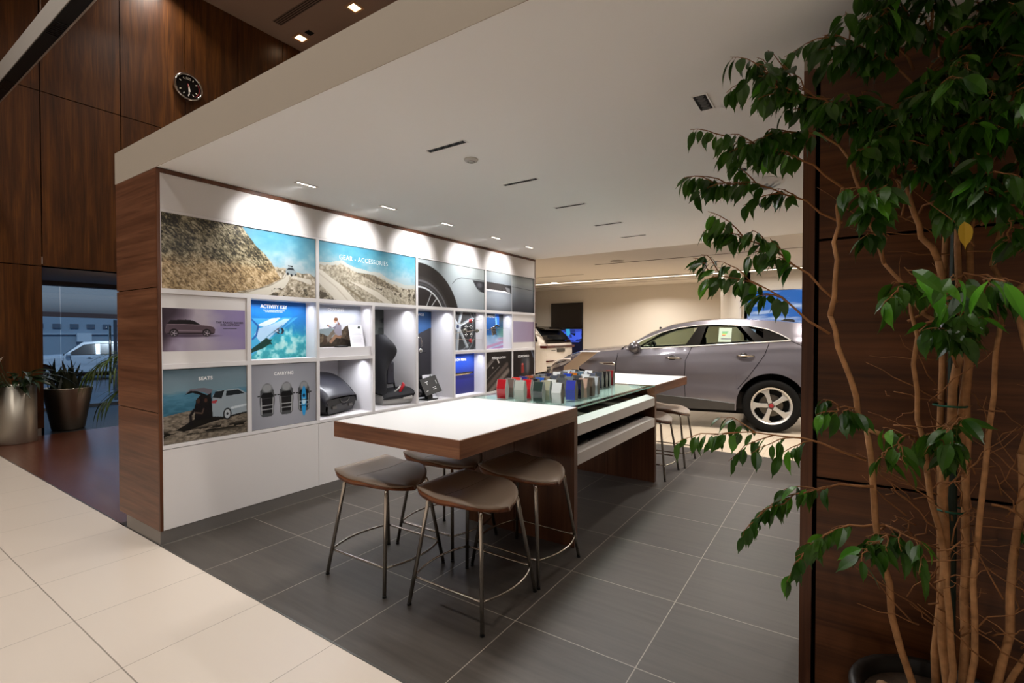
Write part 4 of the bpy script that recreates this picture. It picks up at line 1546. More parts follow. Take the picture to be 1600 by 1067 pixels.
sb = 0
for (yb, zb, dn) in ((4.716, 1.486, 'upper left'), (4.813, 1.486, 'upper right'), (4.716, 1.388, 'lower left'), (4.813, 1.388, 'lower right')):
    for dy, dz, pn in ((0, .018, 'top'), (-.018, 0, 'left'), (.018, 0, 'right'), (0, -.018, 'bottom')):
        t = tag(MB().sphere((0, 0, 0), .0085, seg=8, rings=6).build('valve_cap', M_CHROME, smooth=True), 'tiny silver valve cap, %s one of the %s diamond of four' % (pn, dn), 'valve cap', 'silver valve caps set in diamonds of four')
        t.location = (DX - .135, yb + dy, zb + dz)
t = thing('display_wire', 'thin steel display wire across the blue pedal picture', 'wire', (WX, 5.25, 1.47))
MB().tube([(0, -.28, -.02), (0, 0, .0), (0, .28, .008)], .0028, 6).build('wire', M_CHROME, t)
t = thing('sports_pedal', 'ribbed metal foot pedal hung on the wire before the blue picture', 'pedal', (WX + .01, 5.166, 1.447))
MB().prism([(-.07, .03), (.03, .055), (.05, -.05), (-.03, -.07)], 'x', -.006, .006).build('plate', M_NICKEL, t, bevel=.003)
rb = MB()
for k in range(5):
    rb.box(.006, -.045 + k * .006, .03 - k * .022, .010, .03 + k * .006, .037 - k * .022)
rb.build('rubber_rib', M_BLACK, t)
MB().tube([(0, .02, .05), (0, .06, .065), (0, .12, .05)], .012, 10).build('arm', M_BLACK, t, smooth=True)


# ================================================================== COUNTER
TZ = 0.915
cn = thing('accessory_counter', 'long high counter with walnut legs, white tops and a glass middle', 'counter', (-1.87, 3.7, 0))
TXA, TXB = -2.328, -1.42


def wslab(y0, y1, nm='tabletop'):
    MB().box(TXA, y0, 0.828, TXB, y1, TZ - .0012).build(nm + '_apron', M_WOODT if nm == 'x' else M_WOODT, cn, world=True, bevel=.0012)
    MB().box(TXA + .006, y0 + .006, TZ - .004, TXB - .006, y1 - .002, TZ + .0003).build(nm, M_TOP, cn, world=True)


wslab(1.700, 2.905)
wslab(4.540, 5.712)
# slab end faces run with the grain across
MB().box(TXA + .001, 1.6985, 0.829, TXB - .001, 1.6999, TZ - .002).build('end_veneer', M_WOODTX, cn, world=True)
for y0, sgn in ((2.857, 1), (4.540, 1)):
    MB().box(TXA, y0, 0, TXB, y0 + .048, .8278).build('leg_panel', M_WOODL, cn, world=True, bevel=.001)
    MB().box(-1.893, y0 - .0006, .01, -1.890, y0 + .001, .826).build('panel_joint', M_SHADOW, cn, world=True)
MB().box(-2.05, 2.906, .50, -1.93, 4.539, .895).build('spine_panel', M_WOODL, cn, world=True)
MB().box(-2.32, 2.907, .8990, -1.505, 4.538, .9045).build('white_shelf', M_TOP, cn, world=True)
GL = glass('counter_glass', '#ecf7f4', .2, ior=1.2)
MB().box(TXA, 2.9065, .905, TXB, 4.5385, TZ + .0006).build('glass_top', GL, cn, world=True)
ge = mat('glass_edge_teal', '#8fd8cf', 0.2, spec=.6)
MB().box(TXB - .0008, 2.9065, .905, TXB + .0007, 4.5385, TZ + .0004).build('glass_edge', ge, cn, world=True)


def tray(zb, label, ch=.1065):
    """chamfered white display tray; zb bottom"""
    t = thing('display_tray', label, 'drawer', (-1.60, 3.7225, zb), 0, 'white sample trays on the counter side')
    L2 = (4.538 - 2.908) / 2
    # front rail profile in (x,z): bottom front, fold, crest, inner
    pr = [(TXB + 1.60, 0), (TXB + 1.60, .078), (TXB + 1.60 - .048, ch), (TXB + 1.60 - .066, ch), (TXB + 1.60 - .066, .06), (TXB + 1.60 - .066, 0)]
    v = []
    n = len(pr)
    for y, c_ in ((-L2, 0), (L2, 1)):
        for (x, z) in pr:
            # far end is bevelled back
            yy = y - (c_ * .058 if z > .09 else 0)
            v.append((x, yy, z))
    f = [tuple(range(n)), tuple(range(2 * n - 1, n - 1, -1))] + [(i, i + n, (i + 1) % n + n, (i + 1) % n) for i in range(n)]
    recalc(MB().add(v, f).build('front_rail', M_WHITE, t, bevel=.0015))
    MB().box(-.32, -L2, 0, TXB + 1.60 - .0665, L2, .03).build('tray_bottom', mat('tray_dark', '#1f1c1a', 0.6), t)
    MB().box(-.328, -L2, 0, -.3205, L2, .10).build('back_rail', M_WHITE, t)
    return t


tr1 = tray(.724, 'upper white chamfered tray of leather swatches just under the glass')
tr2 = tray(.530, 'lower white chamfered tray holding dark carpet samples', .098)
cols = ['#2a2624', '#3a342f', '#e8e4dc', '#1e1c1c', '#57483c', '#6b5a4c', '#2c2a2a', '#bfb8ac', '#453a33', '#26211e', '#7b5136', '#3b3733', '#5b5149', '#1c1a1a', '#2e2b2a', '#8a6a50']
rnd = random.Random(4)
ORD = ['first', 'second', 'third', 'fourth', 'fifth', 'sixth', 'seventh', 'eighth', 'ninth', 'tenth', 'eleventh', 'twelfth', 'thirteenth']
for i in range(13):
    y = 2.98 + i * .119
    cc = cols[i] if i else '#e0dcd4'
    o = MB().box(-.16, -.056, 0, .16, .056, .006).build('leather_swatch', mat('swatch_' + cc[1:], cc, 0.55), None, bevel=.001)
    names_ = {'#e8e4dc': 'ivory', '#e0dcd4': 'ivory', '#bfb8ac': 'pale grey', '#7b5136': 'tan'}
    tag(o, '%s leather swatch in the upper tray, %s from its near end' % (names_.get(cc, 'dark'), ORD[i]), 'swatch', 'leather swatches in the upper tray')
    o.location = (-1.662, y, .8205 + (i % 2) * .003)
    o.rotation_euler = (0, R(4.3), R(rnd.uniform(-4, 4)))
# support for swatches: stepped felt block in the upper tray
MB().prism([(-.25, .03), (.11, .03), (.11, .080), (-.25, .107)], 'y', -.80, .78).build('felt_block', mat('felt_black', '#121111', 0.95), tr1)
for i in range(9):
    y = 3.01 + i * .176
    o = MB().box(-.15, -.078, 0, .15, .078, .022)
    o = o.build('carpet_sample', mat('carpet_%d' % (i % 3), ['#2c2826', '#3d3733', '#211e1d'][i % 3], 0.35, bump=.8, nscale=90), None, bevel=.006)
    tag(o, 'folded black carpet sample in the lower tray, %s from its near end' % ORD[i], 'carpet sample', 'black carpet samples in the lower tray')
    o.location = (-1.655, y, .613 + (i % 2) * .003)
    o.rotation_euler = (R(rnd.uniform(-3, 3)), R(5), R(rnd.uniform(-3, 3)))
MB().prism([(-.25, .03), (.11, .03), (.11, .062), (-.25, .087)], 'y', -.80, .78).build('felt_block', mat('felt_black', '#121111', 0.95), tr2)


# ------------------------------------------------------------------ paint sample blocks on the glass
SH = .142
profile = [(-.018, 0), (.018, 0), (.027, .074), (.010, SH), (-.010, SH), (-.027, .074)]


def sample(first, x, y, colr, label, rough=.25, metal=0.0, side='#9b9a94'):
    t = thing('paint_sample_block', label, 'paint sample', (x, y, TZ + .0012), R(rnd.uniform(-3, 3)), 'paint sample blocks on the glass counter')
    w = .0370
    # coloured folded skin: front, top, back
    n = len(profile)
    skin = MB()
    pts = [profile[i] for i in (0, 5, 4, 3, 2, 1)]
    inner = [(p[0] * .93, p[1] * .985 + .001) for p in pts]
    for i in range(5):
        a_, b_, c_, d_ = pts[i], pts[i + 1], inner[i + 1], inner[i]
        skin.prism([a_, b_, c_, d_], 'x', -w, w)
    recalc(skin.build('coloured_skin', mat('paint_' + colr[1:] + ('m' if metal else ''), colr, rough, metal, coat=.5), t))
    for sx in (-1, 1):
        s2 = [(p[0] * .97, p[1] * .992) for p in profile]
        recalc(MB().prism(s2, 'x', sx * w, sx * (w + .003)).build('side_cheek', mat('cheek_' + side[1:], side, .45), t))
    return t


CX = (-2.085, -1.925, -1.770, -1.615)
colnames = ['column nearest the display wall', 'second column from the display wall', 'third column from the display wall', 'column along the glass edge']
grid_ = {
    0: [(3.00, '#a31420', 'crimson'), (3.10, '#6b625a', 'taupe'), (3.19, '#d0281c', 'orange-red'), (3.29, '#2c2f7a', 'indigo'), (3.38, '#9c4a20', 'rust brown'), (3.48, '#736c60', 'khaki'), (3.58, '#6a6c70', 'mid grey'), (3.69, '#25273c', 'midnight'), (3.86, '#d9d9d9', 'white'), (3.96, '#5d6066', 'grey'), (4.04, '#cfd2d4', 'pale silver'), (4.14, '#9ba1a6', 'silver'), (4.22, '#2d3136', 'charcoal')],
    1: [(3.00, '#a9aea4', 'pale sage grey'), (3.10, '#b80f1c', 'bright red'), (3.19, '#22262a', 'black'), (3.28, '#1558b8', 'bright blue'), (3.38, '#8a7a62', 'bronze and tan'), (3.52, '#4a4f5a', 'slate'), (3.63, '#3b3f48', 'dark slate'), (3.75, '#1c3fae', 'royal blue'), (3.86, '#b4651c', 'orange'), (3.97, '#4d6a80', 'steel blue'), (4.06, '#c9ced2', 'silver white'), (4.17, '#e0e2e2', 'white')],
    2: [(3.00, '#22332f', 'dark green'), (3.10, '#a8a48c', 'cream olive'), (3.19, '#d6dad8', 'white'), (3.34, '#55585a', 'graphite'), (3.48, '#6f7678', 'grey'), (3.62, '#3a3d42', 'dark grey'), (3.77, '#dcdfe0', 'white'), (3.91, '#4c505e', 'slate blue'), (4.05, '#3c4048', 'gunmetal'), (4.14, '#17181a', 'black'), (4.22, '#22201f', 'black brown'), (4.31, '#7d1f22', 'dark red')],
    3: [(3.00, '#d9dedd', 'white'), (3.21, '#2f3aa4', 'violet blue'), (3.31, '#1b1c1f', 'black'), (3.41, '#c7a692', 'rose beige'), (3.50, '#4a4238', 'bronze black'), (3.60, '#b9c0c4', 'silver')],
}
order = ['first', 'second', 'third', 'fourth', 'fifth', 'sixth', 'seventh', 'eighth', 'ninth', 'tenth', 'eleventh', 'twelfth', 'thirteenth']
for ci, rows in grid_.items():
    for ri, (y, c_, nm) in enumerate(rows):
        side = '#a8aaa4' if (ri == 0 or (ci < 2 and ri < 3)) and ci != 3 else '#6d6962'
        if nm == 'pale sage grey' or nm == 'cream olive':
            side = '#a9ada4'
        sample(0, CX[ci] + rnd.uniform(-.004, .004), y, c_, '%s paint sample block, %s from the front, %s' % (nm, order[ri], colnames[ci]), .22, 0.0, side)


# ------------------------------------------------------------------ stools
LEA = mat('taupe_leather', '#978575', 0.42, bump=.25, nscale=160)
PLY = wood('stool_walnut', '#4a2512', '#6b3a1e', '#8a5430', 'x', .35, 1.6)


def seat_surface(top, off=0.0, inset=0.0):
    P = []
    nu, nv = 22, 14
    for i in range(nu + 1):
        a_ = 1 - (1 - i / nu) ** 1.7
        u = -.218 + a_ * .448
        # plan half width: straight-ish back, rounded front
        q = max(0.0, (a_ - .50) / .50)
        w = (.205 + .020 * math.sin(a_ * PI)) * math.sqrt(max(0.0, 1 - q ** 2.9)) if q < 1 else 0.0
        w = max(w, .012)
        w = w * min(1, .97 + a_ * 2) - inset
        w = max(w, .004)
        row = []
        for j in range(nv + 1):
            v = (j / nv * 2 - 1)
            y = v * w
            z = .588 + .040 * max(0, (.42 - a_) / .42) ** 1.6 - .050 * max(0, (a_ - .50) / .50) ** 2 + .020 * v * v * math.sin(min(1, a_ * 1.4) * PI / 2)
            edge = max(abs(v) ** 8, max(0, (a_ - .9) / .1) ** 3, max(0, (.06 - a_) / .06) ** 2)
            if top:
                z = z - .014 * edge
            else:
                z = z - .030 + .004 * edge
            row.append((u, y, z + off))
        P.append(row)
    return P


def closed(Pt, Pb):
    m = MB()
    m.grid(Pt)
    m.grid([r[::-1] for r in Pb])
    nu, nv = len(Pt), len(Pt[0])
    for i in range(nu - 1):
        m.add([Pt[i][0], Pb[i][0], Pb[i + 1][0], Pt[i + 1][0]], [(0, 1, 2, 3)])
        m.add([Pt[i][-1], Pt[i + 1][-1], Pb[i + 1][-1], Pb[i][-1]], [(0, 1, 2, 3)])
    for j in range(nv - 1):
        m.add([Pt[0][j], Pt[0][j + 1], Pb[0][j + 1], Pb[0][j]], [(0, 1, 2, 3)])
        m.add([Pt[-1][j], Pb[-1][j], Pb[-1][j + 1], Pt[-1][j + 1]], [(0, 1, 2, 3)])
    return m


def weld(o):
    import bmesh
    bm = bmesh.new()
    bm.from_mesh(o.data)
    bmesh.ops.remove_doubles(bm, verts=bm.verts, dist=.0005)
    bmesh.ops.recalc_face_normals(bm, faces=bm.faces)
    bm.to_mesh(o.data)
    bm.free()
    return o


def make_stool(loc, rz, label):
    t = thing('bar_stool', label, 'stool', loc, rz, 'taupe leather stools at the counter')
    top = seat_surface(True)
    mid = seat_surface(False, .004)
    bot = seat_surface(False, -.010, .006)
    for k, r in enumerate(bot):      # walnut shell thickens towards the raised back edge
        a_ = k / (len(bot) - 1)
        for j, p in enumerate(r):
            r[j] = (p[0] + .006 * (1 - a_), p[1] * (1 - .03 * (1 - a_)), p[2] + .006 - .034 * max(0, 1 - a_ * 1.05))
    weld(closed(top, mid).build('seat_pad', LEA, t, smooth=True))
    weld(closed([[(p[0], p[1], p[2] - .001) for p in r] for r in mid], bot).build('seat_shell', PLY, t, smooth=True))
    sm = [(r[len(r) // 2][0]) for r in top]
    mi = min(range(len(top)), key=lambda k: abs(top[k][0][0] + .03))
    MB().tube([(p[0], p[1], p[2] + .0002) for p in top[mi][1:-1]], .0009, 6).build('seam', mat('leather_seam', '#4a3f36', .6), t)
    legs = {}
    for sx in (-1, 1):
        for sy in (-1, 1):
            z0 = .558 if sx < 0 else .538
            tip = Vector((sx * .115, sy * .105, z0))
            foot = Vector((sx * .236, sy * .236, .0))
            d = Vector((sx, sy, 0)).normalized()
            pts = [tip]
            knee = tip + d * .075
            dn = (foot - knee).normalized()
            for k in range(7):
                q = k / 6
                p = (1 - q) ** 2 * (tip + d * .045) + 2 * q * (1 - q) * (knee + d * .012) + q * q * (knee + dn * .05)
                pts.append(p)
            pts.append(foot + Vector((0, 0, .012)))
            MB().tube(pts, .0105, 12).build('leg', M_NICKEL, t, smooth=True)
            MB().tube([foot + Vector((0, 0, .0005)), foot + Vector((0, 0, .0115))], .0115, 12).build('foot_cap', M_BLACK, t)
            kk = knee + dn * .05
            f_ = (kk.z - .145) / (kk.z - .012)
            legs[(sx, sy)] = kk + (foot + Vector((0, 0, .012)) - kk) * f_
    MB().tube([(-.115, -.105, .558), (.115, -.105, .538)], .007, 8).tube([(-.115, .105, .558), (.115, .105, .538)], .007, 8).tube([(-.115, -.105, .558), (-.115, .105, .558)], .007, 8).tube([(.115, -.105, .538), (.115, .105, .538)], .007, 8).build('seat_frame', M_NICKEL, t)
    for a_, b_, bulge in (((-1, -1), (1, -1), (0, 0)), ((-1, 1), (1, 1), (0, 0)), ((-1, -1), (-1, 1), (-.05, 0)), ((1, -1), (1, 1), (.05, 0))):
        A_, B_ = legs[a_], legs[b_]
        pts = [A_ + (B_ - A_) * q + Vector((bulge[0] * 4 * q * (1 - q), 0, 0)) for q in [k / 10 for k in range(11)]]
        MB().tube(pts, .0062, 8).build('footrest', M_NICKEL, t, smooth=True)
    return t


s0 = make_stool((-1.590, 2.015, 0), 0, 'taupe leather stool nearest the camera, in front of the counter corner')
copy_tree(s0, (-2.225, 1.985, 0), R(1), 'taupe leather stool farthest left, under the near left table corner')
copy_tree(s0, (-1.580, 2.525, 0), R(-1.5), 'taupe leather stool against the near walnut leg, right of the front one')
copy_tree(s0, (-2.195, 2.500, 0), R(1), 'taupe leather stool mostly hidden under the table, behind the others')
copy_tree(s0, (-1.583, 4.862, 0), R(0), 'taupe leather stool under the far end, just behind the far walnut leg')
copy_tree(s0, (-1.550, 5.435, 0), R(1), 'taupe leather stool farthest back, under the far counter corner')


# ================================================================== CARS
CAR_GLASS = glass('car_glass', '#bac2b4', .25)
CAR_GLASS_DARK = mat('privacy_glass', '#0c0e10', .06, spec=.8)
TYRE = mat('tyre_rubber', '#100f0e', .85, spec=.2)
RIM = mat('alloy_silver', '#d2cfca', .32, .6)
ARCH = mat('arch_black', '#070707', .9)


def lerp_tab(x, tab):
    return float(np.interp(x, [p[0] for p in tab], [p[1] for p in tab]))


def car_wheel(t, x, y, side, r=.375, rim=.262, red=True):
    """wheel parts centred at x,y; side +1 is the left (outer face towards +y)"""
    s = side
    w = MB().lathe([(rim, -.10), (rim + .02, -.115), (r - .03, -.118), (r - .006, -.10), (r, -.05), (r, .05), (r - .006, .10), (r - .03, .118), (rim + .02, .115), (rim, .10)], 48, (x, y, r), axis='y', cap=False)
    w.build('tyre', TYRE, t, smooth=True)
    f = MB().lathe([(rim, -.10), (rim - .02, -.09), (rim - .03, .06 * s), (rim - .022, .085 * s), (rim - .004, .102 * s), (rim + .004, .104 * s)], 48, (x, y, r), axis='y', cap=False)
    f.lathe([(.001, .055 * s), (.062, .055 * s), (.066, .045 * s)], 30, (x, y, r), axis='y', cap=False)
    rimo = f.build('rim', RIM, t, smooth=True)
    for k in range(5):
        a = k * 2 * PI / 5 + .30
        sp = MB()
        yo, yi = y + .086 * s, y + .035 * s

        def Q(rad, ang):
            return (x + rad * math.sin(a + ang), r + rad * math.cos(a + ang))
        # wedge: narrow at the hub, flaring with a hooked tip to one side
        poly = [Q(.050, -.60), Q(.12, -.22), (Q(.19, -.17)), Q(rim - .004, -.20), Q(rim - .001, .10), Q(rim - .004, .52), Q(.232, .34), Q(.20, .20), Q(.13, .20), Q(.050, .60)]
        sp.prism(poly, 'y', min(yo, yi), max(yo, yi))
        recalc(sp.build('spoke', RIM, rimo, bevel=.006))
    MB().lathe([(.001, .02 * s), (.155, .02 * s), (.155, .0), (.001, .0)], 36, (x, y, r), axis='y', cap=False).build('brake_disc', mat('disc_steel', '#6b665f', .4, .8), t)
    MB().lathe([(.001, .0), (rim - .031, .0), (rim - .031, -.06 * s)], 36, (x, y - .01 * s, r), axis='y', cap=False).build('wheel_well', ARCH, t)
    MB().lathe([(.001, .094 * s), (.027, .093 * s), (.030, .088 * s), (.03, .06 * s)], 24, (x, y, r), axis='y', cap=False).build('centre_cap', mat('cap_red', '#8f1f26', .35) if red else RIM, t, smooth=True)
    nb = MB()
    for k in range(5):
        a = k * 2 * PI / 5 + .30 + .62
        nb.lathe([(.001, .062 * s), (.011, .062 * s), (.011, .05 * s)], 10, (x + .056 * math.sin(a), y, r + .056 * math.cos(a)), axis='y', cap=False)
    nb.build('wheel_nut', mat('nut_dark', '#2b2826', .4), t)


def build_car(name, label, cat, loc, rz, P, paint, group=None):
    t = thing(name, label, cat, loc, rz, group)
    wb = P['wb']
    R_ARCH = P.get('arch', .455)
    WZ = .375
    s_min, s_max = P['tail'], P['nose']

    def halfw(s, z):
        base = lerp_tab(s, P['plan'])
        zf = lerp_tab(z, [(0, .90), (.25, .945), (.45, .972), (.62, .985), (.80, 1.0), (.98, .992), (1.08, .975), (1.18, .955), (1.30, .93)])
        zb = lerp_tab(s, P['belt'])
        y = base * zf
        if z > zb and lerp_tab(s, P['roof']) > zb + .02:
            y = base * lerp_tab(zb, [(0.8, 1.0), (.98, .992), (1.08, .975), (1.18, .955), (1.30, .93)]) - .015 - P.get('lean', .48) * (z - zb)
        # character crease along the doors
        if z < zb:
            y -= .012 * math.exp(-((z - .70) / .10) ** 2)
            y += .008 * math.exp(-((z - (zb - .10)) / .035) ** 2)
        for cx in (0, wb):
            d = math.hypot(s - cx, z - WZ)
            if d < R_ARCH + .12 and z > .2:
                y += .014 * max(0, 1 - abs(d - R_ARCH) / .12)
        return y

    def zlow(s):
        z = lerp_tab(s, P['sill'])
        for cx in (0, wb):
            d = abs(s - cx)
            if d < R_ARCH:
                z = max(z, WZ + math.sqrt(R_ARCH ** 2 - d ** 2) * 1.02)
        return z
    # stations
    S = set(np.round(np.linspace(s_min, s_max, 90), 4))
    for cx in (0, wb):
        for k in range(25):
            S.add(round(cx - R_ARCH * math.cos(PI * k / 24), 4))
        S.add(round(cx - R_ARCH - .0015, 4))
        S.add(round(cx + R_ARCH + .0015, 4))
    S = sorted(S)
    body = MB()
    NT = 22
    for sy in (1, -1):
        G = []
        for s in S:
            zl, zb = zlow(s), lerp_tab(s, P['belt'])
            G.append([(s, sy * halfw(s, zl + (zb - zl) * k / NT), zl + (zb - zl) * k / NT) for k in range(NT + 1)])
        if sy < 0:
            G = G[::-1]
        body.mi(0).grid(G)
        # inner return of the arches and sills
        for a, b in zip(S[:-1], S[1:]):
            za, zb_ = zlow(a), zlow(b)
            ya, yb = halfw(a, za), halfw(b, zb_)
            inn = .09
            v = [(a, sy * ya, za), (b, sy * yb, zb_), (b, sy * (yb - inn), zb_ + .01), (a, sy * (ya - inn), za + .01)]
            body.mi(1).add(v, [(0, 1, 2, 3) if sy > 0 else (3, 2, 1, 0)])
    # top surfaces (bonnet, roof, tail): across the car
    dlo_r, dlo_f = P['dlo'][0][0], P['dlo'][-1][0]

    def ztop(s):
        return lerp_tab(s, P['roof'])

    def cross(s):
        zt, zb = ztop(s), lerp_tab(s, P['belt'])
        y = halfw(s, max(zt, zb))
        crown = lerp_tab(s, P['crown'])
        return [(s, y * q, max(zt, zb) + crown * (1 - abs(q) ** 2.2)) for q in [k / 8 - 1 for k in range(17)]]
    Sb = [s for s in S if s >= P['screen0']]
    if Sb:
        body.mi(0).grid([cross(s) for s in Sb])
    Sr = [s for s in S if P['rearscreen'] <= s <= P['screen1']]
    body.mi(0).grid([cross(s) for s in Sr])
    # cant rail + pillars: strip from DLO top to roof edge, both sides
    def dlo(s):
        return lerp_tab(s, P['dlo']) if dlo_r <= s <= dlo_f else lerp_tab(s, P['belt'])
    Sg = [s for s in S if P['tailtop'] <= s <= P['screen0']]
    for sy in (1, -1):
        G = []
        for s in Sg:
            zb = lerp_tab(s, P['belt'])
            z0, z1 = max(zb, dlo(s)), max(zb, ztop(s))
            G.append([(s, sy * halfw(s, z0 + (z1 - z0) * k / 4), z0 + (z1 - z0) * k / 4) for k in range(5)])
        body.mi(0).grid(G if sy > 0 else G[::-1])
        if dlo_r < P['tailtop']:
            pass
    # nose and tail caps
    for s_end in (s_max, s_min):
        zl, zb = zlow(s_end), lerp_tab(s_end, P['belt'])
        G = []
        for k in range(9):
            z = zl + (zb - zl) * k / 8
            y = halfw(s_end, z)
            bulge = .05 * math.sin(PI * k / 8) * (1 if s_end > 0 else -1)
            G.append([(s_end + bulge * (1 - q * q), y * q, z) for q in [j / 6 - 1 for j in range(13)]])
        body.mi(0).grid(G)
    bo = body.build('body', [paint, ARCH], t, smooth=True)
    weld(bo)
    md = bo.modifiers.new('es', 'EDGE_SPLIT')
    md.split_angle = R(38)
    # windscreens
    Sw = [s for s in S if P['screen1'] <= s <= P['screen0']]
    g_ = MB().grid([cross(s) for s in Sw])
    g_.build('windscreen', P['glass'], t, smooth=True)
    if P['rearscreen'] > s_min:
        Sw = [s for s in S if s <= P['rearscreen'] and s >= P['tailtop']]
        if len(Sw) > 1:
            MB().grid([cross(s) for s in Sw]).build('rear_window', P.get('rearglass', CAR_GLASS_DARK), t, smooth=True)
    # side windows between pillars
    for sy in (1, -1):
        for wi, (a, b, m_) in enumerate(P['windows']):
            ss = [s for s in np.linspace(a, b, 16)]
            G = []
            for s in ss:
                zb, zt = lerp_tab(s, P['belt']) + .004, max(lerp_tab(s, P['dlo']), lerp_tab(s, P['belt']) + .005)
                G.append([(s, sy * (halfw(s, zb + (zt - zb) * k / 5 + .001) - .012), zb + (zt - zb) * k / 5) for k in range(6)])
            MB().grid(G if sy > 0 else G[::-1]).build('side_window', m_, t, smooth=True)
        # black pillars between
        pb = MB()
        for (a0, a1, b0, b1) in P['pillars']:
            # (bottom s range, top s range)
            G = []
            for k in range(6):
                q = k / 5
                sa, sb_ = a0 + (b0 - a0) * q, a1 + (b1 - a1) * q
                row = []
                for j in range(4):
                    s = sa + (sb_ - sa) * j / 3
                    zb = lerp_tab(s, P['belt']) + .004
                    zt = lerp_tab(s, P['dlo'])
                    z = zb + (zt - zb) * q
                    row.append((s, sy * (halfw(s, z + .001) - .004), z))
                G.append(row)
            pb.grid(G)
        pb.build('pillar_trim', mat('pillar_black', '#0d0d0e', .15, spec=.7), t)
        # bright trim around the side glass
        tr = MB()
        low_ = [(s, sy * (halfw(s, lerp_tab(s, P['belt'])) + .002), lerp_tab(s, P['belt']) + .002) for s in np.linspace(dlo_r, dlo_f, 30)]
        up_ = [(s, sy * (halfw(s, lerp_tab(s, P['dlo']) + .002) + .002), lerp_tab(s, P['dlo']) + .004) for s in np.linspace(dlo_r, dlo_f, 50)]
        tr.tube(low_, .009, 6).tube(up_, .008, 6)
        tr.build('window_trim', P.get('trim', mat('bright_trim', '#f2efea', .3, .5)), t, smooth=True)
        # sill / cladding
        sk = MB()
        G = []
        for s in np.linspace(R_ARCH + .02, wb - R_ARCH - .02, 24):
            zz = lerp_tab(s, P['sill'])
            top = lerp_tab(s, P['clad'])
            G.append([(s, sy * (halfw(s, zz) - .06), zz - .01), (s, sy * (halfw(s, zz) + .012), zz), (s, sy * (halfw(s, top) + .012), top - .01), (s, sy * (halfw(s, top) + .001), top)])
        sk.grid(G)
        sk.build('sill_cladding', P.get('cladmat', mat('cladding_dark', '#3a3836', .5)), t, smooth=False)
    # door gaps
    gp = MB()
    for sy in (1, -1):
        for line in P['gaps']:
            pts = []
            for (s0, z0), (s1, z1) in zip(line[:-1], line[1:]):
                for k in range(6):
                    q = k / 6
                    pts.append((s0 + (s1 - s0) * q, z0 + (z1 - z0) * q))
            pts.append(line[-1])
            gp.tube([(s, sy * (halfw(s, z) + .0005), z) for s, z in pts], .0042, 5)
    gp.build('panel_gap', M_SHADOW, t)
    # door handles
    for sy in (1, -1):
        for s, z in P['handles']:
            y = halfw(s, z)
            h = t_ = MB().tube([(s - .115, sy * (y + .012), z - .005), (s - .06, sy * (y + .034), z), (s + .06, sy * (y + .034), z), (s + .115, sy * (y + .012), z - .003)], [.010, .013, .013, .010], 8).build('door_handle', P.get('handlemat', paint), t, smooth=True)
            MB().sphere((s + .02, sy * (y + .000), z), .058, .014, .040).build('handle_cup', mat('cup_dark', '#2d2a2b', .3, .4), h, smooth=True)
    # mirrors
    for sy in (1, -1):
        s, z = P['mirror']
        y = halfw(s, z) - .02
        m_ = MB().sphere((s + .03, sy * (y + .13), z + .035), .095, .12, .088, 18, 12).build('door_mirror', P.get('mirrormat', paint), t, smooth=True)
        MB().tube([(s, sy * (y - .03), z - .03), (s + .01, sy * (y + .08), z - .02)], .03, 8).build('mirror_arm', M_BLACK, m_)
        MB().sphere((s - .028, sy * (y + .13), z + .035), .03, .09, .058, 14, 8).build('mirror_glass', mat('mirror_face', '#3a4038', .05, .9), m_, smooth=True)
    # wheel wells and underside
    ub = MB()
    ub.box(s_min + .25, -.62, .20, s_max - .25, .62, .30)
    for cx in (0, wb):
        ub.lathe([(R_ARCH + .01, -.9), (R_ARCH + .01, -.5)], 24, (cx, 0, WZ), axis='y', cap=False, a0=-PI * .05, a1=PI * 1.05) if False else None
        for sy in (1, -1):
            G = []
            for k in range(13):
                a_ = PI * k / 12
                G.append([(cx + (R_ARCH + .004) * math.cos(a_), sy * .90, WZ + (R_ARCH + .004) * math.sin(a_) * 1.02), (cx + (R_ARCH + .004) * math.cos(a_), sy * .55, WZ + (R_ARCH + .004) * math.sin(a_) * 1.02)])
            ub.grid(G)
            ub.box(cx - R_ARCH, sy * .55, .2, cx + R_ARCH, sy * .56, .85)
    ub.build('underbody', ARCH, t)
    for cx in (0, wb):
        for sy in (1, -1):
            car_wheel(t, cx, sy * P.get('track', .825), sy, .375, .262, P.get('red', True))
    P['halfw'] = halfw
    return t


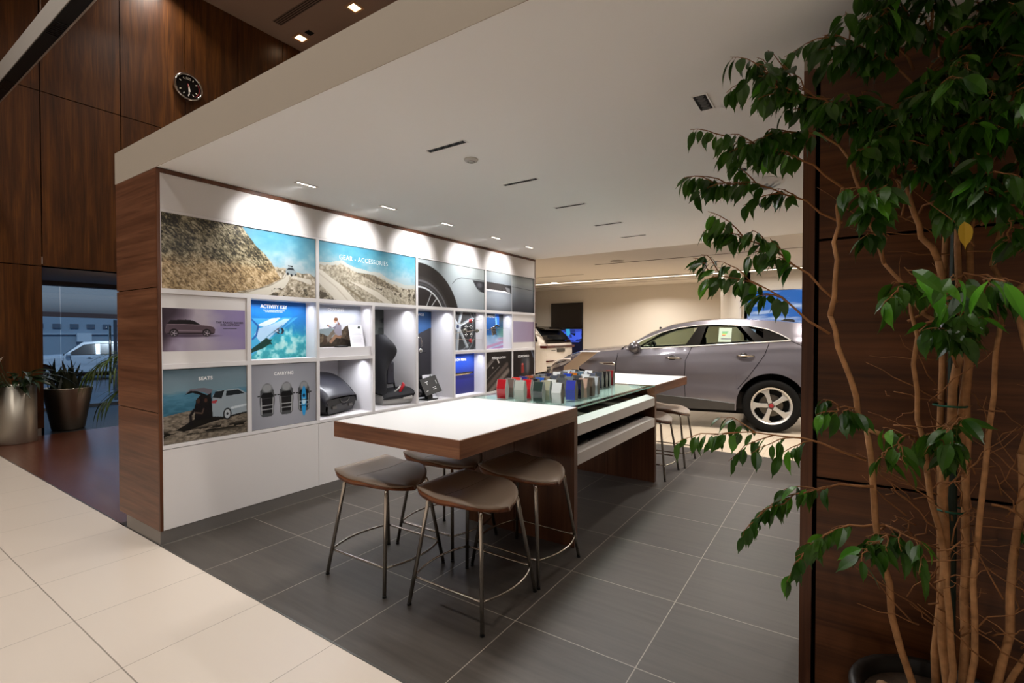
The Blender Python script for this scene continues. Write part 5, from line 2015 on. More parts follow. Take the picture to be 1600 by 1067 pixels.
GREYPAINT = mat('car_paint_storm_grey', '#757178', .3, .5, coat=1.0)
JAG = dict(
    wb=2.83, tail=-.86, nose=3.431,
    plan=[(-.86, .70), (-.80, .84), (-.6, .91), (-.3, .945), (0, .955), (1.4, .96), (2.4, .955), (2.885, .945), (3.119, .90), (3.290, .80), (3.392, .66), (3.431, .55)],
    belt=[(-.86, 1.08), (-.78, 1.20), (-.5, 1.28), (-.24, 1.305), (.2, 1.272), (1.06, 1.212), (2.05, 1.158), (2.4, 1.120), (2.846, 1.055), (3.119, .955), (3.290, .85), (3.392, .74), (3.431, .66)],
    roof=[(-.86, 1.08), (-.80, 1.30), (-.72, 1.48), (-.45, 1.54), (0, 1.59), (.5, 1.615), (.95, 1.60), (1.36, 1.535), (1.7, 1.40), (2.08, 1.17), (2.12, 1.15), (2.4, 1.12), (3.431, .66)],
    crown=[(-.86, .02), (-.6, .03), (.5, .04), (1.4, .035), (2.1, .06), (2.6, .07), (3.119, .09), (3.431, .06)],
    dlo=[(-.24, 1.307), (-.12, 1.385), (.05, 1.465), (.30, 1.515), (.70, 1.535), (.95, 1.530), (1.25, 1.492), (1.5, 1.425), (1.75, 1.315), (2.03, 1.165)],
    sill=[(-.86, .45), (-.6, .34), (-.46, .30), (.5, .285), (1.5, .275), (2.3, .27), (3.119, .27), (3.353, .30), (3.431, .36)],
    clad=[(.4, .39), (1.0, .44), (1.6, .48), (2.4, .49)],
    screen0=2.10, screen1=1.36, rearscreen=-.44, tailtop=-.80,
    windows=[(-.23, .10, CAR_GLASS_DARK), (.17, .98, CAR_GLASS), (1.04, 2.0, CAR_GLASS)],
    pillars=[(.03, .20, .30, .40), (.96, 1.17, .86, .97)],
    gaps=[[(2.157, 1.10), (2.20, .90), (2.17, .55), (2.14, .30)], [(1.062, 1.205), (1.15, 1.0), (1.165, .75), (1.15, .35)], [(.03, 1.27), (.09, 1.10), (.30, .78), (.44, .60)], [(-.24, 1.30), (-.40, 1.22), (-.86, .90)]],
    handles=[(1.32, 1.035), (.336, 1.085)], mirror=(1.86, 1.155), glass=CAR_GLASS,
    handlemat=M_NICKEL, mirrormat=mat('mirror_paint', '#4a474c', .3, .4, coat=1.0))
crz = R(100.74 + 90)
cd = Vector((math.cos(crz), math.sin(crz), 0))
cl = Vector((-cd.y, cd.x, 0))
contact = Vector((-.767, 7.755, 0))
car = build_car('parked_suv', 'dark metallic grey sport utility car parked broadside behind the counter', 'car', tuple(contact - cl * .93), crz, JAG, GREYPAINT)
hw = JAG['halfw']
# chrome side vent, lamps, stickers, interior
MB().prism([(2.20, .93), (2.24, .955), (2.43, .948), (2.46, .935), (2.40, .912), (2.21, .90)], 'y', hw(2.3, .92) - .01, hw(2.3, .92) + .006).build('side_vent', M_CHROME, car, bevel=.002)
MB().prism([(2.215, .922), (2.24, .940), (2.40, .937), (2.38, .925)], 'y', hw(2.3, .92) + .001, hw(2.3, .92) + .008).build('vent_mesh', mat('vent_copper', '#4a2e22', .3, .5), car)
HL = mat('lamp_clear', '#dedad6', .15, .25)
G = []
for k in range(11):
    s = 2.93 + k * .043
    zc_ = .985 - k * .016 - (.02 if k > 8 else 0)
    hh = .028 + .022 * math.sin(PI * k / 10)
    G.append([(s, hw(s, zc_ + hh * j) + .006, zc_ + hh * j) for j in (-1, -.5, 0, .5, 1)])
hl = MB().grid(G).build('headlamp', HL, car, smooth=True)
MB().tube([(s, hw(s, z) + .010, z) for s, z in ((2.94, .985), (3.06, .985), (3.22, .955), (3.32, .90))], .008, 6).build('lamp_eyebrow', mat('lamp_white', '#efe9e2', .2), hl)
MB().tube([(s, hw(s, z) + .008, z) for s, z in ((3.02, .955), (3.12, .93), (3.25, .885), (3.31, .84))], .006, 6).build('lamp_bezel', M_BLACK, hl)
fg = MB()
for s, z in ((3.27, .72), (3.30, .70), (3.24, .735)):
    fg.sphere((s, hw(s, z) + .004, z), .014, .006, .014, 10, 6)
fg.build('parking_sensor', M_CHROME, car, smooth=True)
# price / energy label in the rear door window
s_a, s_b = .70, .51
ye = hw(.6, 1.40) - .006
lab = MB().add([(s_a, hw(s_a, 1.28) - .006, 1.280), (s_b + .015, hw(s_b, 1.28) - .006, 1.277), (s_b, hw(s_b, 1.49) - .006, 1.488), (s_a - .015, hw(s_a, 1.49) - .006, 1.492)], [(0, 1, 2, 3)]).build('window_label', mat('label_paper', '#84947f', .5), car)
lb = MB()
for k, c_ in enumerate(('#1f7a4c', '#4f9a50', '#c0b040', '#a84a2c')):
    wd_ = .085 - k * .014
    z = 1.435 - k * .017
    y = hw(.6, z) - .003
    MB().add([(.645, y, z), (.645 - wd_, y, z), (.645 - wd_, y + .004, z - .013), (.645, y + .004, z - .013)], [(0, 1, 2, 3)]).build('label_bar', mat('bar_%d' % k, c_, .5), lab)
y = hw(.6, 1.33) - .003
MB().add([(.66, y, 1.335), (.52, y, 1.332), (.52, y + .003, 1.322), (.66, y + .003, 1.325)], [(0, 1, 2, 3)]).build('label_text_bar', mat('dark_print', '#4b4456', 0.5), lab)
INT = mat('cabin_dark', '#201c1b', .7)
cb = MB()
cb.box(-.5, -.80, .30, 2.2, .80, .55)
cb.box(1.85, -.78, .5, 2.3, .78, 1.14)
cb.build('cabin_floor', INT, car)
for s, yy, zt in ((.95, .38, 1.30), (.95, -.38, 1.30), (.05, .40, 1.27), (.05, -.40, 1.27)):
    st = MB().box(s - .08, yy - .25, .55, s + .10, yy + .25, zt - .12).build('car_seat', mat('cabin_seat', '#37302b', .6), car, bevel=.05, seg=3)
    MB().box(s - .06, yy - .13, zt - .10, s + .03, yy + .13, zt + .05).build('headrest', mat('cabin_seat', '#37302b', .6), st, bevel=.03, seg=3)
sw = MB()
sw.tube([(1.66 + .09 * math.cos(k * PI / 10) * .5, .38 + .18 * math.sin(k * PI / 10), 1.10 + .17 * math.cos(k * PI / 10)) for k in range(21)], .016, 8, cap=False)
sw.tube([(1.66, .38, 1.10), (1.85, .38, 1.0)], .035, 8)
sw.build('steering_wheel', M_BLACK, car, smooth=True)
MB().box(1.60, -.10, 1.47, 1.62, .10, 1.52).build('rear_view_mirror', M_BLACK, car, bevel=.01)
MB().sphere((-.30, 0, 1.60), .10, .02, .035).build('roof_aerial', M_BLACK, car, smooth=True)

# specification stand before the grey car
ST = mat('stand_beige', '#c6ad90', .45)
t = thing('specification_stand', 'angled beige specification stand in front of the grey car bonnet', 'stand', tuple(contact + cd * 2.62 + cl * .30), crz)
o = MB().prism([(-.27, .0), (-.27, .70), (-.16, .86), (.0, 1.06), (.018, 1.06), (-.13, .85), (-.235, .69), (-.235, 0)], 'y', -.30, .30)
o = MB()
# tapering plate seen from the camera: leans to the left going down
for (z0, z1, a0, b0, a1, b1) in ((0, .70, .12, .36, .12, .36), (.70, .88, .12, .36, .10, .34), (.88, 1.115, .10, .34, -.20, .04)):
    v = [(a0, -.03, z0), (b0, -.03, z0), (b0, .0, z0), (a0, .0, z0), (a1, -.03, z1), (b1, -.03, z1), (b1, .0, z1), (a1, .0, z1)]
    o.add(v, [(0, 1, 5, 4), (1, 2, 6, 5), (2, 3, 7, 6), (3, 0, 4, 7), (4, 5, 6, 7), (3, 2, 1, 0)])
recalc(o.build('upright', ST, t))
MB().box(.02, -.22, 0, .46, .20, .012).build('base_plate', mat('stand_base', '#8b8176', .3, .6), t)
MB().box(-.22, -.10, 1.1155, .06, .08, 1.128).build('top_plate', mat('card_white', '#e9e8ee', 0.4), t)

# ------------------------------------------------------------------ white luxury SUV far back
WPAINT = mat('car_paint_white', '#d6cfc6', .22, .0, coat=1.0)
VEL = dict(
    wb=2.87, tail=-.93, nose=3.80,
    plan=[(-.93, .84), (-.90, .90), (-.75, .955), (-.3, .985), (0, .99), (2.6, .99), (3.2, .93), (3.6, .78), (3.80, .55)],
    belt=[(-.93, 1.14), (-.90, 1.17), (-.5, 1.20), (.2, 1.20), (1.2, 1.18), (2.2, 1.14), (3.2, 1.03), (3.7, .85), (3.80, .72)],
    roof=[(-.93, 1.14), (-.90, 1.20), (-.72, 1.40), (-.55, 1.56), (-.35, 1.585), (.4, 1.62), (1.1, 1.62), (1.6, 1.55), (2.2, 1.14), (3.8, .72)],
    crown=[(-.93, .02), (-.55, .02), (1.2, .03), (2.1, .06), (3.0, .09), (3.8, .06)],
    dlo=[(-.70, 1.21), (-.55, 1.44), (-.2, 1.50), (.6, 1.535), (1.2, 1.52), (1.6, 1.44), (2.1, 1.17)],
    sill=[(-.93, .42), (-.6, .34), (-.46, .30), (3.2, .29), (3.6, .32), (3.8, .40)],
    clad=[(.4, .38), (2.4, .40)],
    screen0=2.15, screen1=1.55, rearscreen=-.55, tailtop=-.90,
    windows=[(-.69, .05, CAR_GLASS_DARK), (.12, .98, CAR_GLASS_DARK), (1.06, 2.05, CAR_GLASS_DARK)],
    pillars=[(.02, .15, .02, .15), (.95, 1.10, .95, 1.10)],
    gaps=[[(2.25, 1.10), (2.25, .40)], [(1.07, 1.17), (1.08, .35)], [(.05, 1.18), (.2, .9), (.44, .7)]],
    handles=[(1.3, 1.02), (.3, 1.04)], mirror=(1.95, 1.15), glass=CAR_GLASS_DARK, trim=M_BLACK, red=False, track=.86)
vz = R(93.0 + 90)
vd = Vector((math.cos(vz), math.sin(vz), 0))
vl = Vector((-vd.y, vd.x, 0))
vcorner = Vector((-6.38, 11.05, 0))      # rear left corner
vel = build_car('parked_white_suv', 'white sport utility car with black roof, seen from behind, far back left', 'car', tuple(vcorner + vd * .90 - vl * .92), vz, VEL, WPAINT)
vh = VEL['halfw']
bx = -.975
roofm = mat('gloss_black_roof', '#18140f', .15, spec=.7)
rp = MB()
G = []
for s in np.linspace(-.60, 1.6, 20):
    zt = lerp_tab(s, VEL['roof'])
    y = vh(s, zt) + .004
    G.append([(s, y * q, zt + lerp_tab(s, VEL['crown']) * (1 - abs(q) ** 2.2) + .004) for q in [k / 6 - 1 for k in range(13)]])
rp.grid(G)
rp.build('roof_skin', roofm, vel, smooth=True)
MB().prism([(-.62, 1.57), (-.50, 1.60), (-.50, 1.56), (-.78, 1.50), (-.80, 1.53)], 'y', -.66, .66).build('rear_spoiler', roofm, vel)
MB().prism([(-.2, 1.63), (-.05, 1.63), (-.16, 1.70), (-.20, 1.70)], 'y', -.02, .02).build('roof_aerial', M_BLACK, vel)
tl = mat('tail_lamp_red', '#4a1512', .25)
for sy in (1, -1):
    MB().box(bx - .005, sy * .42, 1.015, -.70, sy * .925, 1.085).build('tail_lamp', tl, vel, bevel=.01)
MB().box(bx - .008, -.44, 1.02, bx + .03, .44, 1.08).build('lamp_bar', mat('lamp_bar_dark', '#3a201a', .2), vel)
pl = MB().box(bx - .035, -.17, .90, bx, .34 - .17 + .10, 1.0).build('number_plate', mat('plate_dark', '#2f2d28', .4), vel)
MB().box(bx - .035, -.27, .58, bx + .02, .27, .60).build('bumper_line', M_BLACK, vel)
for sy in (1, -1):
    MB().box(bx - .03, sy * .50, .66, bx + .05, sy * .84, .69).build('reflector', tl, vel)
    MB().box(bx - .03, sy * .35, .50, bx + .05, sy * .80, .53).build('exhaust_trim', M_BLACK, vel)
MB().box(bx - .02, -.80, .30, bx + .15, .80, .46).build('rear_valance', mat('cladding_dark', '#3a3836', .5), vel, bevel=.02)
MB().tube([(-.60, .80, 1.50), (-.90, .84, 1.20), (-.95, .80, 1.09)], .007, 6).build('pillar_highlight', M_CHROME, vel)
bt = Vector((0, -1, 0))
MB().box(bx - .045, .45, .945, bx - .02, .66, .965).build('badge_lettering', mat('badge_dark', '#2a2622', .4), vel)

# ------------------------------------------------------------------ wall screens
t = thing('wall_screen', 'switched-off black wall screen on the far back wall, upper of two', 'screen', (-6.92, 13.415, 1.566))
MB().box(-7.455, 13.36, 1.566, -6.378, 13.415, 2.344).build('casing', mat('screen_case', '#0b0a0a', .35), t, world=True, bevel=.004)
MB().box(-7.440, 13.356, 1.580, -6.393, 13.3599, 2.330).build('panel', mat('screen_off', '#1c1511', .22), t, world=True)
t = thing('wall_screen', 'lit wall screen with a blue cabin picture, lower of two', 'screen', (-6.92, 13.415, .78))
MB().box(-7.455, 13.36, .78, -6.378, 13.415, 1.562).build('casing', mat('screen_case', '#0b0a0a', .35), t, world=True, bevel=.004)
SB = lambda c, e: mat('screen_' + c[1:], c, .4, emit=c, estr=e)
MB().box(-7.440, 13.356, .795, -6.393, 13.3599, 1.552).build('panel', SB('#0c1024', .5), t, world=True)
im = MB()
cols_ = ['#2b3f9a', '#3550c0', '#2f8fb8', '#1c2a6a']
shapes = [(0, [(-7.40, 1.54), (-6.40, 1.54), (-6.40, 1.40), (-7.40, 1.47)]), (3, [(-7.0, 1.53), (-6.62, 1.53), (-6.62, 1.44), (-6.95, 1.43)]), (1, [(-7.2, 1.44), (-6.9, 1.46), (-6.5, 1.28), (-6.62, 1.18), (-6.85, 1.22)]), (2, [(-6.93, 1.545), (-6.80, 1.545), (-6.78, 1.40), (-6.86, 1.32), (-6.92, 1.40)]), (1, [(-6.60, 1.44), (-6.42, 1.48), (-6.40, 1.26), (-6.52, 1.22), (-6.62, 1.30)]), (3, [(-6.80, 1.38), (-6.74, 1.38), (-6.72, 1.28), (-6.80, 1.28)]), (0, [(-7.1, 1.30), (-6.7, 1.18), (-6.42, 1.20), (-6.5, 1.14), (-7.1, 1.16)])]
for n_, (ci, p) in enumerate(shapes):
    im.mi(ci)
    yy = 13.3555 - n_ * .0004
    im.add([(x, yy, z) for x, z in p], [tuple(range(len(p)))])
im.build('screen_picture', [SB(c, 1.0) for c in cols_], t, world=True)
# blue sky screen on the right wall
t = thing('wall_screen', 'large wall screen showing blue sky and thin cloud, right of the column', 'screen', (-.3, 11.82, 1.2))
MB().box(-1.655, 11.76, 1.20, 1.1, 11.815, 2.335).build('casing', mat('screen_case', '#0b0a0a', .35), t, world=True, bevel=.003)
skm = bpy.data.materials.new('screen_sky')
skm.use_nodes = True
nt = skm.node_tree
bsd = nt.nodes['Principled BSDF']
tc = nt.nodes.new('ShaderNodeTexCoord')
mp = nt.nodes.new('ShaderNodeMapping')
mp.inputs['Scale'].default_value = (.9, 1, 5)
mp.inputs['Rotation'].default_value = (0, .15, 0)
nz = nt.nodes.new('ShaderNodeTexNoise')
nz.inputs['Scale'].default_value = 2.2
nz.inputs['Detail'].default_value = 6
rp_ = nt.nodes.new('ShaderNodeValToRGB')
rp_.color_ramp.elements[0].position = .56
rp_.color_ramp.elements[0].color = (*srgb('#1560b0'), 1)
rp_.color_ramp.elements[1].position = .92
rp_.color_ramp.elements[1].color = (*srgb('#d8e6f2'), 1)
sepx = nt.nodes.new('ShaderNodeSeparateXYZ')
mr = nt.nodes.new('ShaderNodeMapRange')
mr.inputs['From Min'].default_value = .2
mr.inputs['From Max'].default_value = 1.1
mr.inputs['To Min'].default_value = .22
mr.inputs['To Max'].default_value = -.02
ad = nt.nodes.new('ShaderNodeMath')
nt.links.new(tc.outputs['Object'], mp.inputs[0])
nt.links.new(mp.outputs[0], nz.inputs['Vector'])
nt.links.new(tc.outputs['Object'], sepx.inputs[0])
nt.links.new(sepx.outputs[2], mr.inputs[0])
nt.links.new(nz.outputs['Fac'], ad.inputs[0])
nt.links.new(mr.outputs[0], ad.inputs[1])
nt.links.new(ad.outputs[0], rp_.inputs[0])
nt.links.new(rp_.outputs[0], bsd.inputs['Emission Color'])
bsd.inputs['Base Color'].default_value = (0, 0, 0, 1)
bsd.inputs['Emission Strength'].default_value = .95
MB().box(-1.645, 11.756, 1.21, 1.09, 11.7599, 2.325).build('panel', skm, t, world=True)


# ================================================================== OUTSIDE THE ENTRANCE
GDOOR = glass('entrance_glass', '#dfeaf2', .4)
for a, b, lab in ((2.0, 2.86, 'window_1'), (2.872, 4.66, 'window_2')):
    structure(MB().box(-12.0, a, 0.05, -11.988, b, 2.28), lab, GDOOR)
structure(MB().box(-12.02, 1.99, 0.0, -11.97, 4.66, 0.05), 'trim_6', mat('sill_steel', '#8f97a0', .35, .6))
t = thing('door_pull', 'tall steel pull handle on the entrance glass door', 'door handle', (-11.93, 3.585, .42))
MB().tube([(0, 0, 0), (0, 0, 1.14)], .022, 10).build('bar', M_NICKEL, t, smooth=True)
MB().tube([(0, 0, .2), (-.055, 0, .2)], .012, 8).build('mount', M_NICKEL, t)
MB().tube([(0, 0, .95), (-.055, 0, .95)], .012, 8).build('mount', M_NICKEL, t)
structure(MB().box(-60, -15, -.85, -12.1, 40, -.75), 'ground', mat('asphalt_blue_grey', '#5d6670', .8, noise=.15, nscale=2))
# white building with small windows, beige car-park canopy in front
t = thing('office_building', 'pale building with a row of small windows across the street', 'building', (-46, 12, -.75))
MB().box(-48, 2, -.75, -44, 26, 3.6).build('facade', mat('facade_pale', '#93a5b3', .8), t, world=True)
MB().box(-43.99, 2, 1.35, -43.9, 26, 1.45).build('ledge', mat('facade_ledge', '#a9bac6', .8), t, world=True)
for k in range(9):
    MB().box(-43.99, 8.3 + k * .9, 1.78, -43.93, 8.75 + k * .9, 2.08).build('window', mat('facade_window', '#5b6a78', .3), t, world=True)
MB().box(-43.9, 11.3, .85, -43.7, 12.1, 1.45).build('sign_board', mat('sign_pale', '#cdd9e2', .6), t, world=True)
t = thing('shade_canopy', 'beige fabric car park canopy with a brown edge across the street', 'canopy', (-33, 8, 2.4))
P = []
for i in range(13):
    y = -2 + i * 1.7
    zt = 4.25 if y < 9 else 4.25 - (y - 9) * .13
    P.append([(-33.0, y, 2.62 + .0 * i - .015 * y), (-33.4, y, 3.3), (-34.2, y, min(zt, 3.95)), (-36.5, y, zt)])
MB().grid(P).build('fabric', mat('canopy_beige', '#9c9690', .8), t, world=True, smooth=True)
t.children[-1].modifiers.new('s', 'SOLIDIFY').thickness = .03
MB().add([(-33.0, -2, 2.38 + .03), (-33.0, 18.4, 2.10), (-33.0, 18.4, 2.34), (-33.0, -2, 2.66), (-33.1, -2, 2.41), (-33.1, 18.4, 2.10), (-33.1, 18.4, 2.34), (-33.1, -2, 2.66)], [(0, 1, 2, 3), (7, 6, 5, 4), (0, 4, 5, 1), (3, 2, 6, 7)]).build('edge_beam', mat('canopy_brown', '#54413c', .7), t, world=True)
for y in (1.0, 7.15, 15.5):
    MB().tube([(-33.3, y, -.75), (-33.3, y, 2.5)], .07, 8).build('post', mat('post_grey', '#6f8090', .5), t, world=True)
t = thing('street_lamp_post', 'short dark post with a brace behind the entrance glass', 'post', (-19.5, 6.0, -.75))
MB().tube([(-19.5, 6.0, -.75), (-19.5, 6.0, 1.85)], .05, 8).build('post', mat('post_dark', '#3b434b', .5), t, world=True)
MB().tube([(-19.5, 6.0, 1.6), (-19.5, 6.5, 2.1)], .03, 8).build('brace', mat('post_dark', '#3b434b', .5), t, world=True)
# white off-roader parked outside
OFF = dict(VEL)
OFF = dict(
    wb=2.9, tail=-.95, nose=3.75,
    plan=[(-.95, .90), (-.8, .96), (0, .98), (3.0, .97), (3.5, .88), (3.75, .70)],
    belt=[(-.95, 1.18), (1.2, 1.20), (2.2, 1.18), (3.3, 1.12), (3.65, 1.0), (3.75, .85)],
    roof=[(-.95, 1.25), (-.90, 1.68), (-.6, 1.76), (1.0, 1.80), (1.55, 1.76), (2.2, 1.19), (3.75, .86)],
    crown=[(-.95, .01), (1.2, .02), (2.1, .05), (3.75, .05)],
    dlo=[(-.86, 1.62), (-.5, 1.68), (1.0, 1.70), (1.5, 1.64), (2.1, 1.20)],
    sill=[(-.95, .45), (-.46, .36), (3.2, .35), (3.75, .45)], clad=[(.4, .42), (2.4, .42)],
    screen0=2.2, screen1=1.55, rearscreen=-.9, tailtop=-.93,
    windows=[(-.85, .05, CAR_GLASS_DARK), (.12, .98, CAR_GLASS_DARK), (1.06, 2.05, CAR_GLASS_DARK)],
    pillars=[(.02, .15, .02, .15), (.95, 1.10, .95, 1.10)], gaps=[[(2.2, 1.10), (2.2, .45)], [(1.07, 1.17), (1.08, .45)]],
    handles=[(1.3, 1.05), (.3, 1.05)], mirror=(2.0, 1.18), glass=CAR_GLASS_DARK, trim=M_BLACK, red=False)
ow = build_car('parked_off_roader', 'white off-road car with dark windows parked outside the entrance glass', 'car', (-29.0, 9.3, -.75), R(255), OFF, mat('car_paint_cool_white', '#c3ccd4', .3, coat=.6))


# ================================================================== PLANTS
def leaf_mesh(L, W, fold=.25, curl=.35, n=6, tip=1.6):
    """leaf lying along +x, tip at x=L, slight fold and droop"""
    v, f = [], []
    for i in range(n + 1):
        q = i / n
        w = W * .5 * (math.sin(PI * min(1, q ** .8)) ** .85) * (1 - q * .25) if 0 < q < 1 else .0004
        if q > .80:
            w *= .45
        x = L * q
        z = -curl * L * q * q
        v += [(x, -w, z + fold * w), (x, 0, z), (x, w, z + fold * w)]
    for i in range(n):
        a = i * 3
        f += [(a, a + 3, a + 4, a + 1), (a + 1, a + 4, a + 5, a + 2)]
    return v, f


def place(vs, origin, dirv, roll):
    d = Vector(dirv).normalized()
    up = Vector((0, 0, 1))
    s = d.cross(up)
    s = s.normalized() if s.length > 1e-3 else Vector((1, 0, 0))
    n = s.cross(d)
    q = Matrix.Rotation(roll, 3, d)
    s, n = q @ s, q @ n
    o = Vector(origin)
    return [o + d * p[0] - s * p[1] + n * p[2] for p in vs]


def leaf_material(name, c1, c2, rough=.32, vein=True):
    m = mat(name, c1, rough, spec=.5)
    nt = m.node_tree
    b = nt.nodes['Principled BSDF']
    tc = nt.nodes.new('ShaderNodeTexCoord')
    n = nt.nodes.new('ShaderNodeTexNoise')
    n.inputs['Scale'].default_value = 9
    r = nt.nodes.new('ShaderNodeValToRGB')
    r.color_ramp.elements[0].position = .35
    r.color_ramp.elements[1].position = .68
    r.color_ramp.elements[0].color = (*srgb(c1), 1)
    r.color_ramp.elements[1].color = (*srgb(c2), 1)
    nt.links.new(tc.outputs['Object'], n.inputs['Vector'])
    nt.links.new(n.outputs['Fac'], r.inputs['Fac'])
    nt.links.new(r.outputs['Color'], b.inputs['Base Color'])
    b.inputs['Subsurface Weight'].default_value = 0.0
    # some light passes through the blade
    tr = nt.nodes.new('ShaderNodeBsdfTranslucent')
    nt.links.new(r.outputs['Color'], tr.inputs['Color'])
    mx = nt.nodes.new('ShaderNodeMixShader')
    mx.inputs[0].default_value = .25
    out = [x for x in nt.nodes if x.type == 'OUTPUT_MATERIAL'][0]
    nt.links.new(b.outputs[0], mx.inputs[1])
    nt.links.new(tr.outputs[0], mx.inputs[2])
    nt.links.new(mx.outputs[0], out.inputs[0])
    return m


BARK = mat('ficus_bark', '#a3754b', .8, noise=.25, nscale=40, bump=.5)
LEAF = leaf_material('ficus_leaf', '#23460f', '#42691d', .3)
LEAFL = leaf_material('ficus_leaf_young', '#3f7a1c', '#5f9a2a', .3)
LEAFY = mat('ficus_leaf_yellow', '#a8861c', .45)

fx = thing('potted_ficus', 'tall weeping fig tree with tangled stems in a dark pot before the walnut partition', 'potted tree', (.28, 1.96, 0))
rf = random.Random(11)
O = Vector((.28, 1.96, 0))
MB().lathe([(.001, .0), (.19, .0), (.21, .03), (.232, .20), (.240, .255), (.233, .268), (.207, .268), (.20, .22)], 40, cap=False).build('pot', mat('pot_dark', '#17130f', .45), fx, smooth=True)
MB().lathe([(.001, .222), (.202, .224)], 32, cap=False).build('soil', mat('soil', '#3a2a1c', .95, noise=.4, nscale=60), fx)
pb = MB()
for k in range(26):
    a_, r_ = rf.uniform(0, 2 * PI), rf.uniform(.02, .18)
    pb.sphere((r_ * math.cos(a_), r_ * math.sin(a_), .234), rf.uniform(.012, .024), rf.uniform(.012, .02), .011, 8, 6)
pb.build('pebble', mat('pebble_tan', '#8a6a4c', .7), fx, smooth=True)
MB().tube([(.02, .05, .22), (.02, .055, 1.5), (.03, .06, 2.35)], .0135, 10).build('support_stake', mat('stake_green', '#1c2c22', .6), fx)
for z in (.86, 1.18, 1.74):
    tie = MB()
    tie.lathe([(.040, -.003), (.043, 0), (.040, .003)], 18, (.01, .03, z), cap=False)
    tie.build('plant_tie', mat('tie_green', '#16604a', .5), fx)
stems = MB()
twigs = MB()
leaves = MB()      # material slots 0 dark 1 young 2 yellow


def wob(a, b, n, amp, bow=(0, 0, 0)):
    a, b, bow = Vector(a), Vector(b), Vector(bow)
    out = []
    for i in range(n + 1):
        q = i / n
        p = a + (b - a) * q + bow * (4 * q * (1 - q))
        if 0 < i < n:
            p += Vector((rf.uniform(-amp, amp), rf.uniform(-amp, amp), rf.uniform(-amp, amp) * .4))
        out.append(p)
    return out


YMAX = .265    # keep clear of the partition behind


def clampy(p):
    p = Vector(p)
    if O.x + p.x > -.16:
        p.y = min(p.y, YMAX)
    if p.z > 2.46:
        p.z = 2.46
    return p


def leaf_at(p, dirv, L, slot=0):
    p = clampy(p)
    d = Vector(dirv)
    if O.x + p.x > -.2 and p.y + d.normalized().y * L > YMAX:
        d.y = -abs(d.y)
    v, f = leaf_mesh(L, L * rf.uniform(.40, .52), .22, rf.uniform(.05, .45), 7)
    leaves.mi(slot).add(place(v, p, d, rf.uniform(-.9, .9)), f)


def spray(path, nleaf, L=.065, hang=.75, twigr=.0016, young=.06):
    """leaves on short stalks along the outer part of a twig"""
    twigs.tube([clampy(p) for p in path], [twigr * 1.7 * (1 - .7 * i / (len(path) - 1)) for i in range(len(path))], 5)
    n = len(path) - 1
    for k in range(nleaf):
        q = .12 + .88 * (k + rf.random() * .5) / nleaf
        i = min(n - 1, int(q * n))
        p = path[i] + (path[i + 1] - path[i]) * (q * n - i)
        t_ = (path[i + 1] - path[i]).normalized()
        side = t_.cross(Vector((0, 0, 1)))
        side = side.normalized() if side.length > .05 else Vector((1, 0, 0))
        d = t_ * .35 + side * rf.choice((-1, 1)) * rf.uniform(.3, 1.0) + Vector((0, 0, -hang * rf.uniform(.6, 1.7)))
        d.normalize()
        st = p + d * .012 + Vector((0, 0, .004))
        twigs.tube([clampy(p), clampy(st)], .0008, 4)
        leaf_at(st, d, L * rf.uniform(.75, 1.25), 1 if rf.random() < young else 0)


def branch(a, b, r0, r1, amp=.012, bow=(0, 0, 0), n=7):
    p = [clampy(x) for x in wob(a, b, n, amp, bow)]
    stems.tube(p, [r0 + (r1 - r0) * i / n for i in range(n + 1)], 8)
    return p


# main stems (relative to the pot centre)
trunks = [
    branch((.02, .0, .22), (.03, .02, 1.35), .014, .011, .006, (-.03, 0, 0), 10),
    branch((.05, .02, .22), (.05, .04, 1.70), .0115, .0085, .006, (.0, .0, 0), 12),
    branch((-.01, .03, .22), (.0, .06, 2.30), .0115, .007, .008, (.0, .02, 0), 12),
    branch((.09, .0, .22), (.17, .04, 1.05), .0115, .009, .008, (.02, 0, 0), 8),
    branch((-.06, -.02, .22), (-.20, -.06, 1.10), .0105, .0085, .008, (-.02, 0, 0), 9),
    branch((.10, .04, .22), (.26, .06, .80), .009, .007, .01, (.03, 0, 0), 7),
]
trunks.append(branch((.0, -.03, .22), (-.05, -.04, .98), .0095, .0075, .009, (.03, 0, 0), 9))
trunks.append(branch((.06, -.02, .22), (.11, -.03, 1.45), .009, .006, .009, (-.02, 0, 0), 11))
br = []
br.append(branch((-.05, -.04, .98), (-.10, -.06, 1.55), .0075, .005))
br.append(branch(trunks[0][-1], (-.03, -.03, 1.62), .011, .009))
br.append(branch((-.03, -.03, 1.62), (-.13, -.05, 1.88), .009, .006))
br.append(branch(trunks[1][6], (.02, .03, 2.2), .010, .007))
br.append(branch(trunks[4][-1], (-.30, -.10, 1.46), .009, .007))
br.append(branch((-.20, -.06, 1.10), (-.06, -.08, 1.02), .008, .006))
br.append(branch((-.30, -.10, 1.46), (-.27, -.10, 1.86), .008, .005))
br.append(branch(trunks[3][-1], (.10, .03, 1.60), .010, .007, .01, (.05, 0, 0)))
br.append(branch((.12, .03, 1.50), (.40, .06, 1.74), .010, .007))
br.append(branch((.17, .04, 1.05), (.45, -.04, 1.28), .009, .006))
br.append(branch((.10, .03, 1.60), (.24, .05, 2.3), .008, .005))
br.append(branch((.03, .02, 1.35), (-.16, -.04, 1.62), .008, .005))
br.append(branch((.26, .06, .80), (.50, .0, 1.0), .007, .005))
br.append(branch((-.16, -.04, 1.62), (-.28, -.08, 2.0), .006, .004))
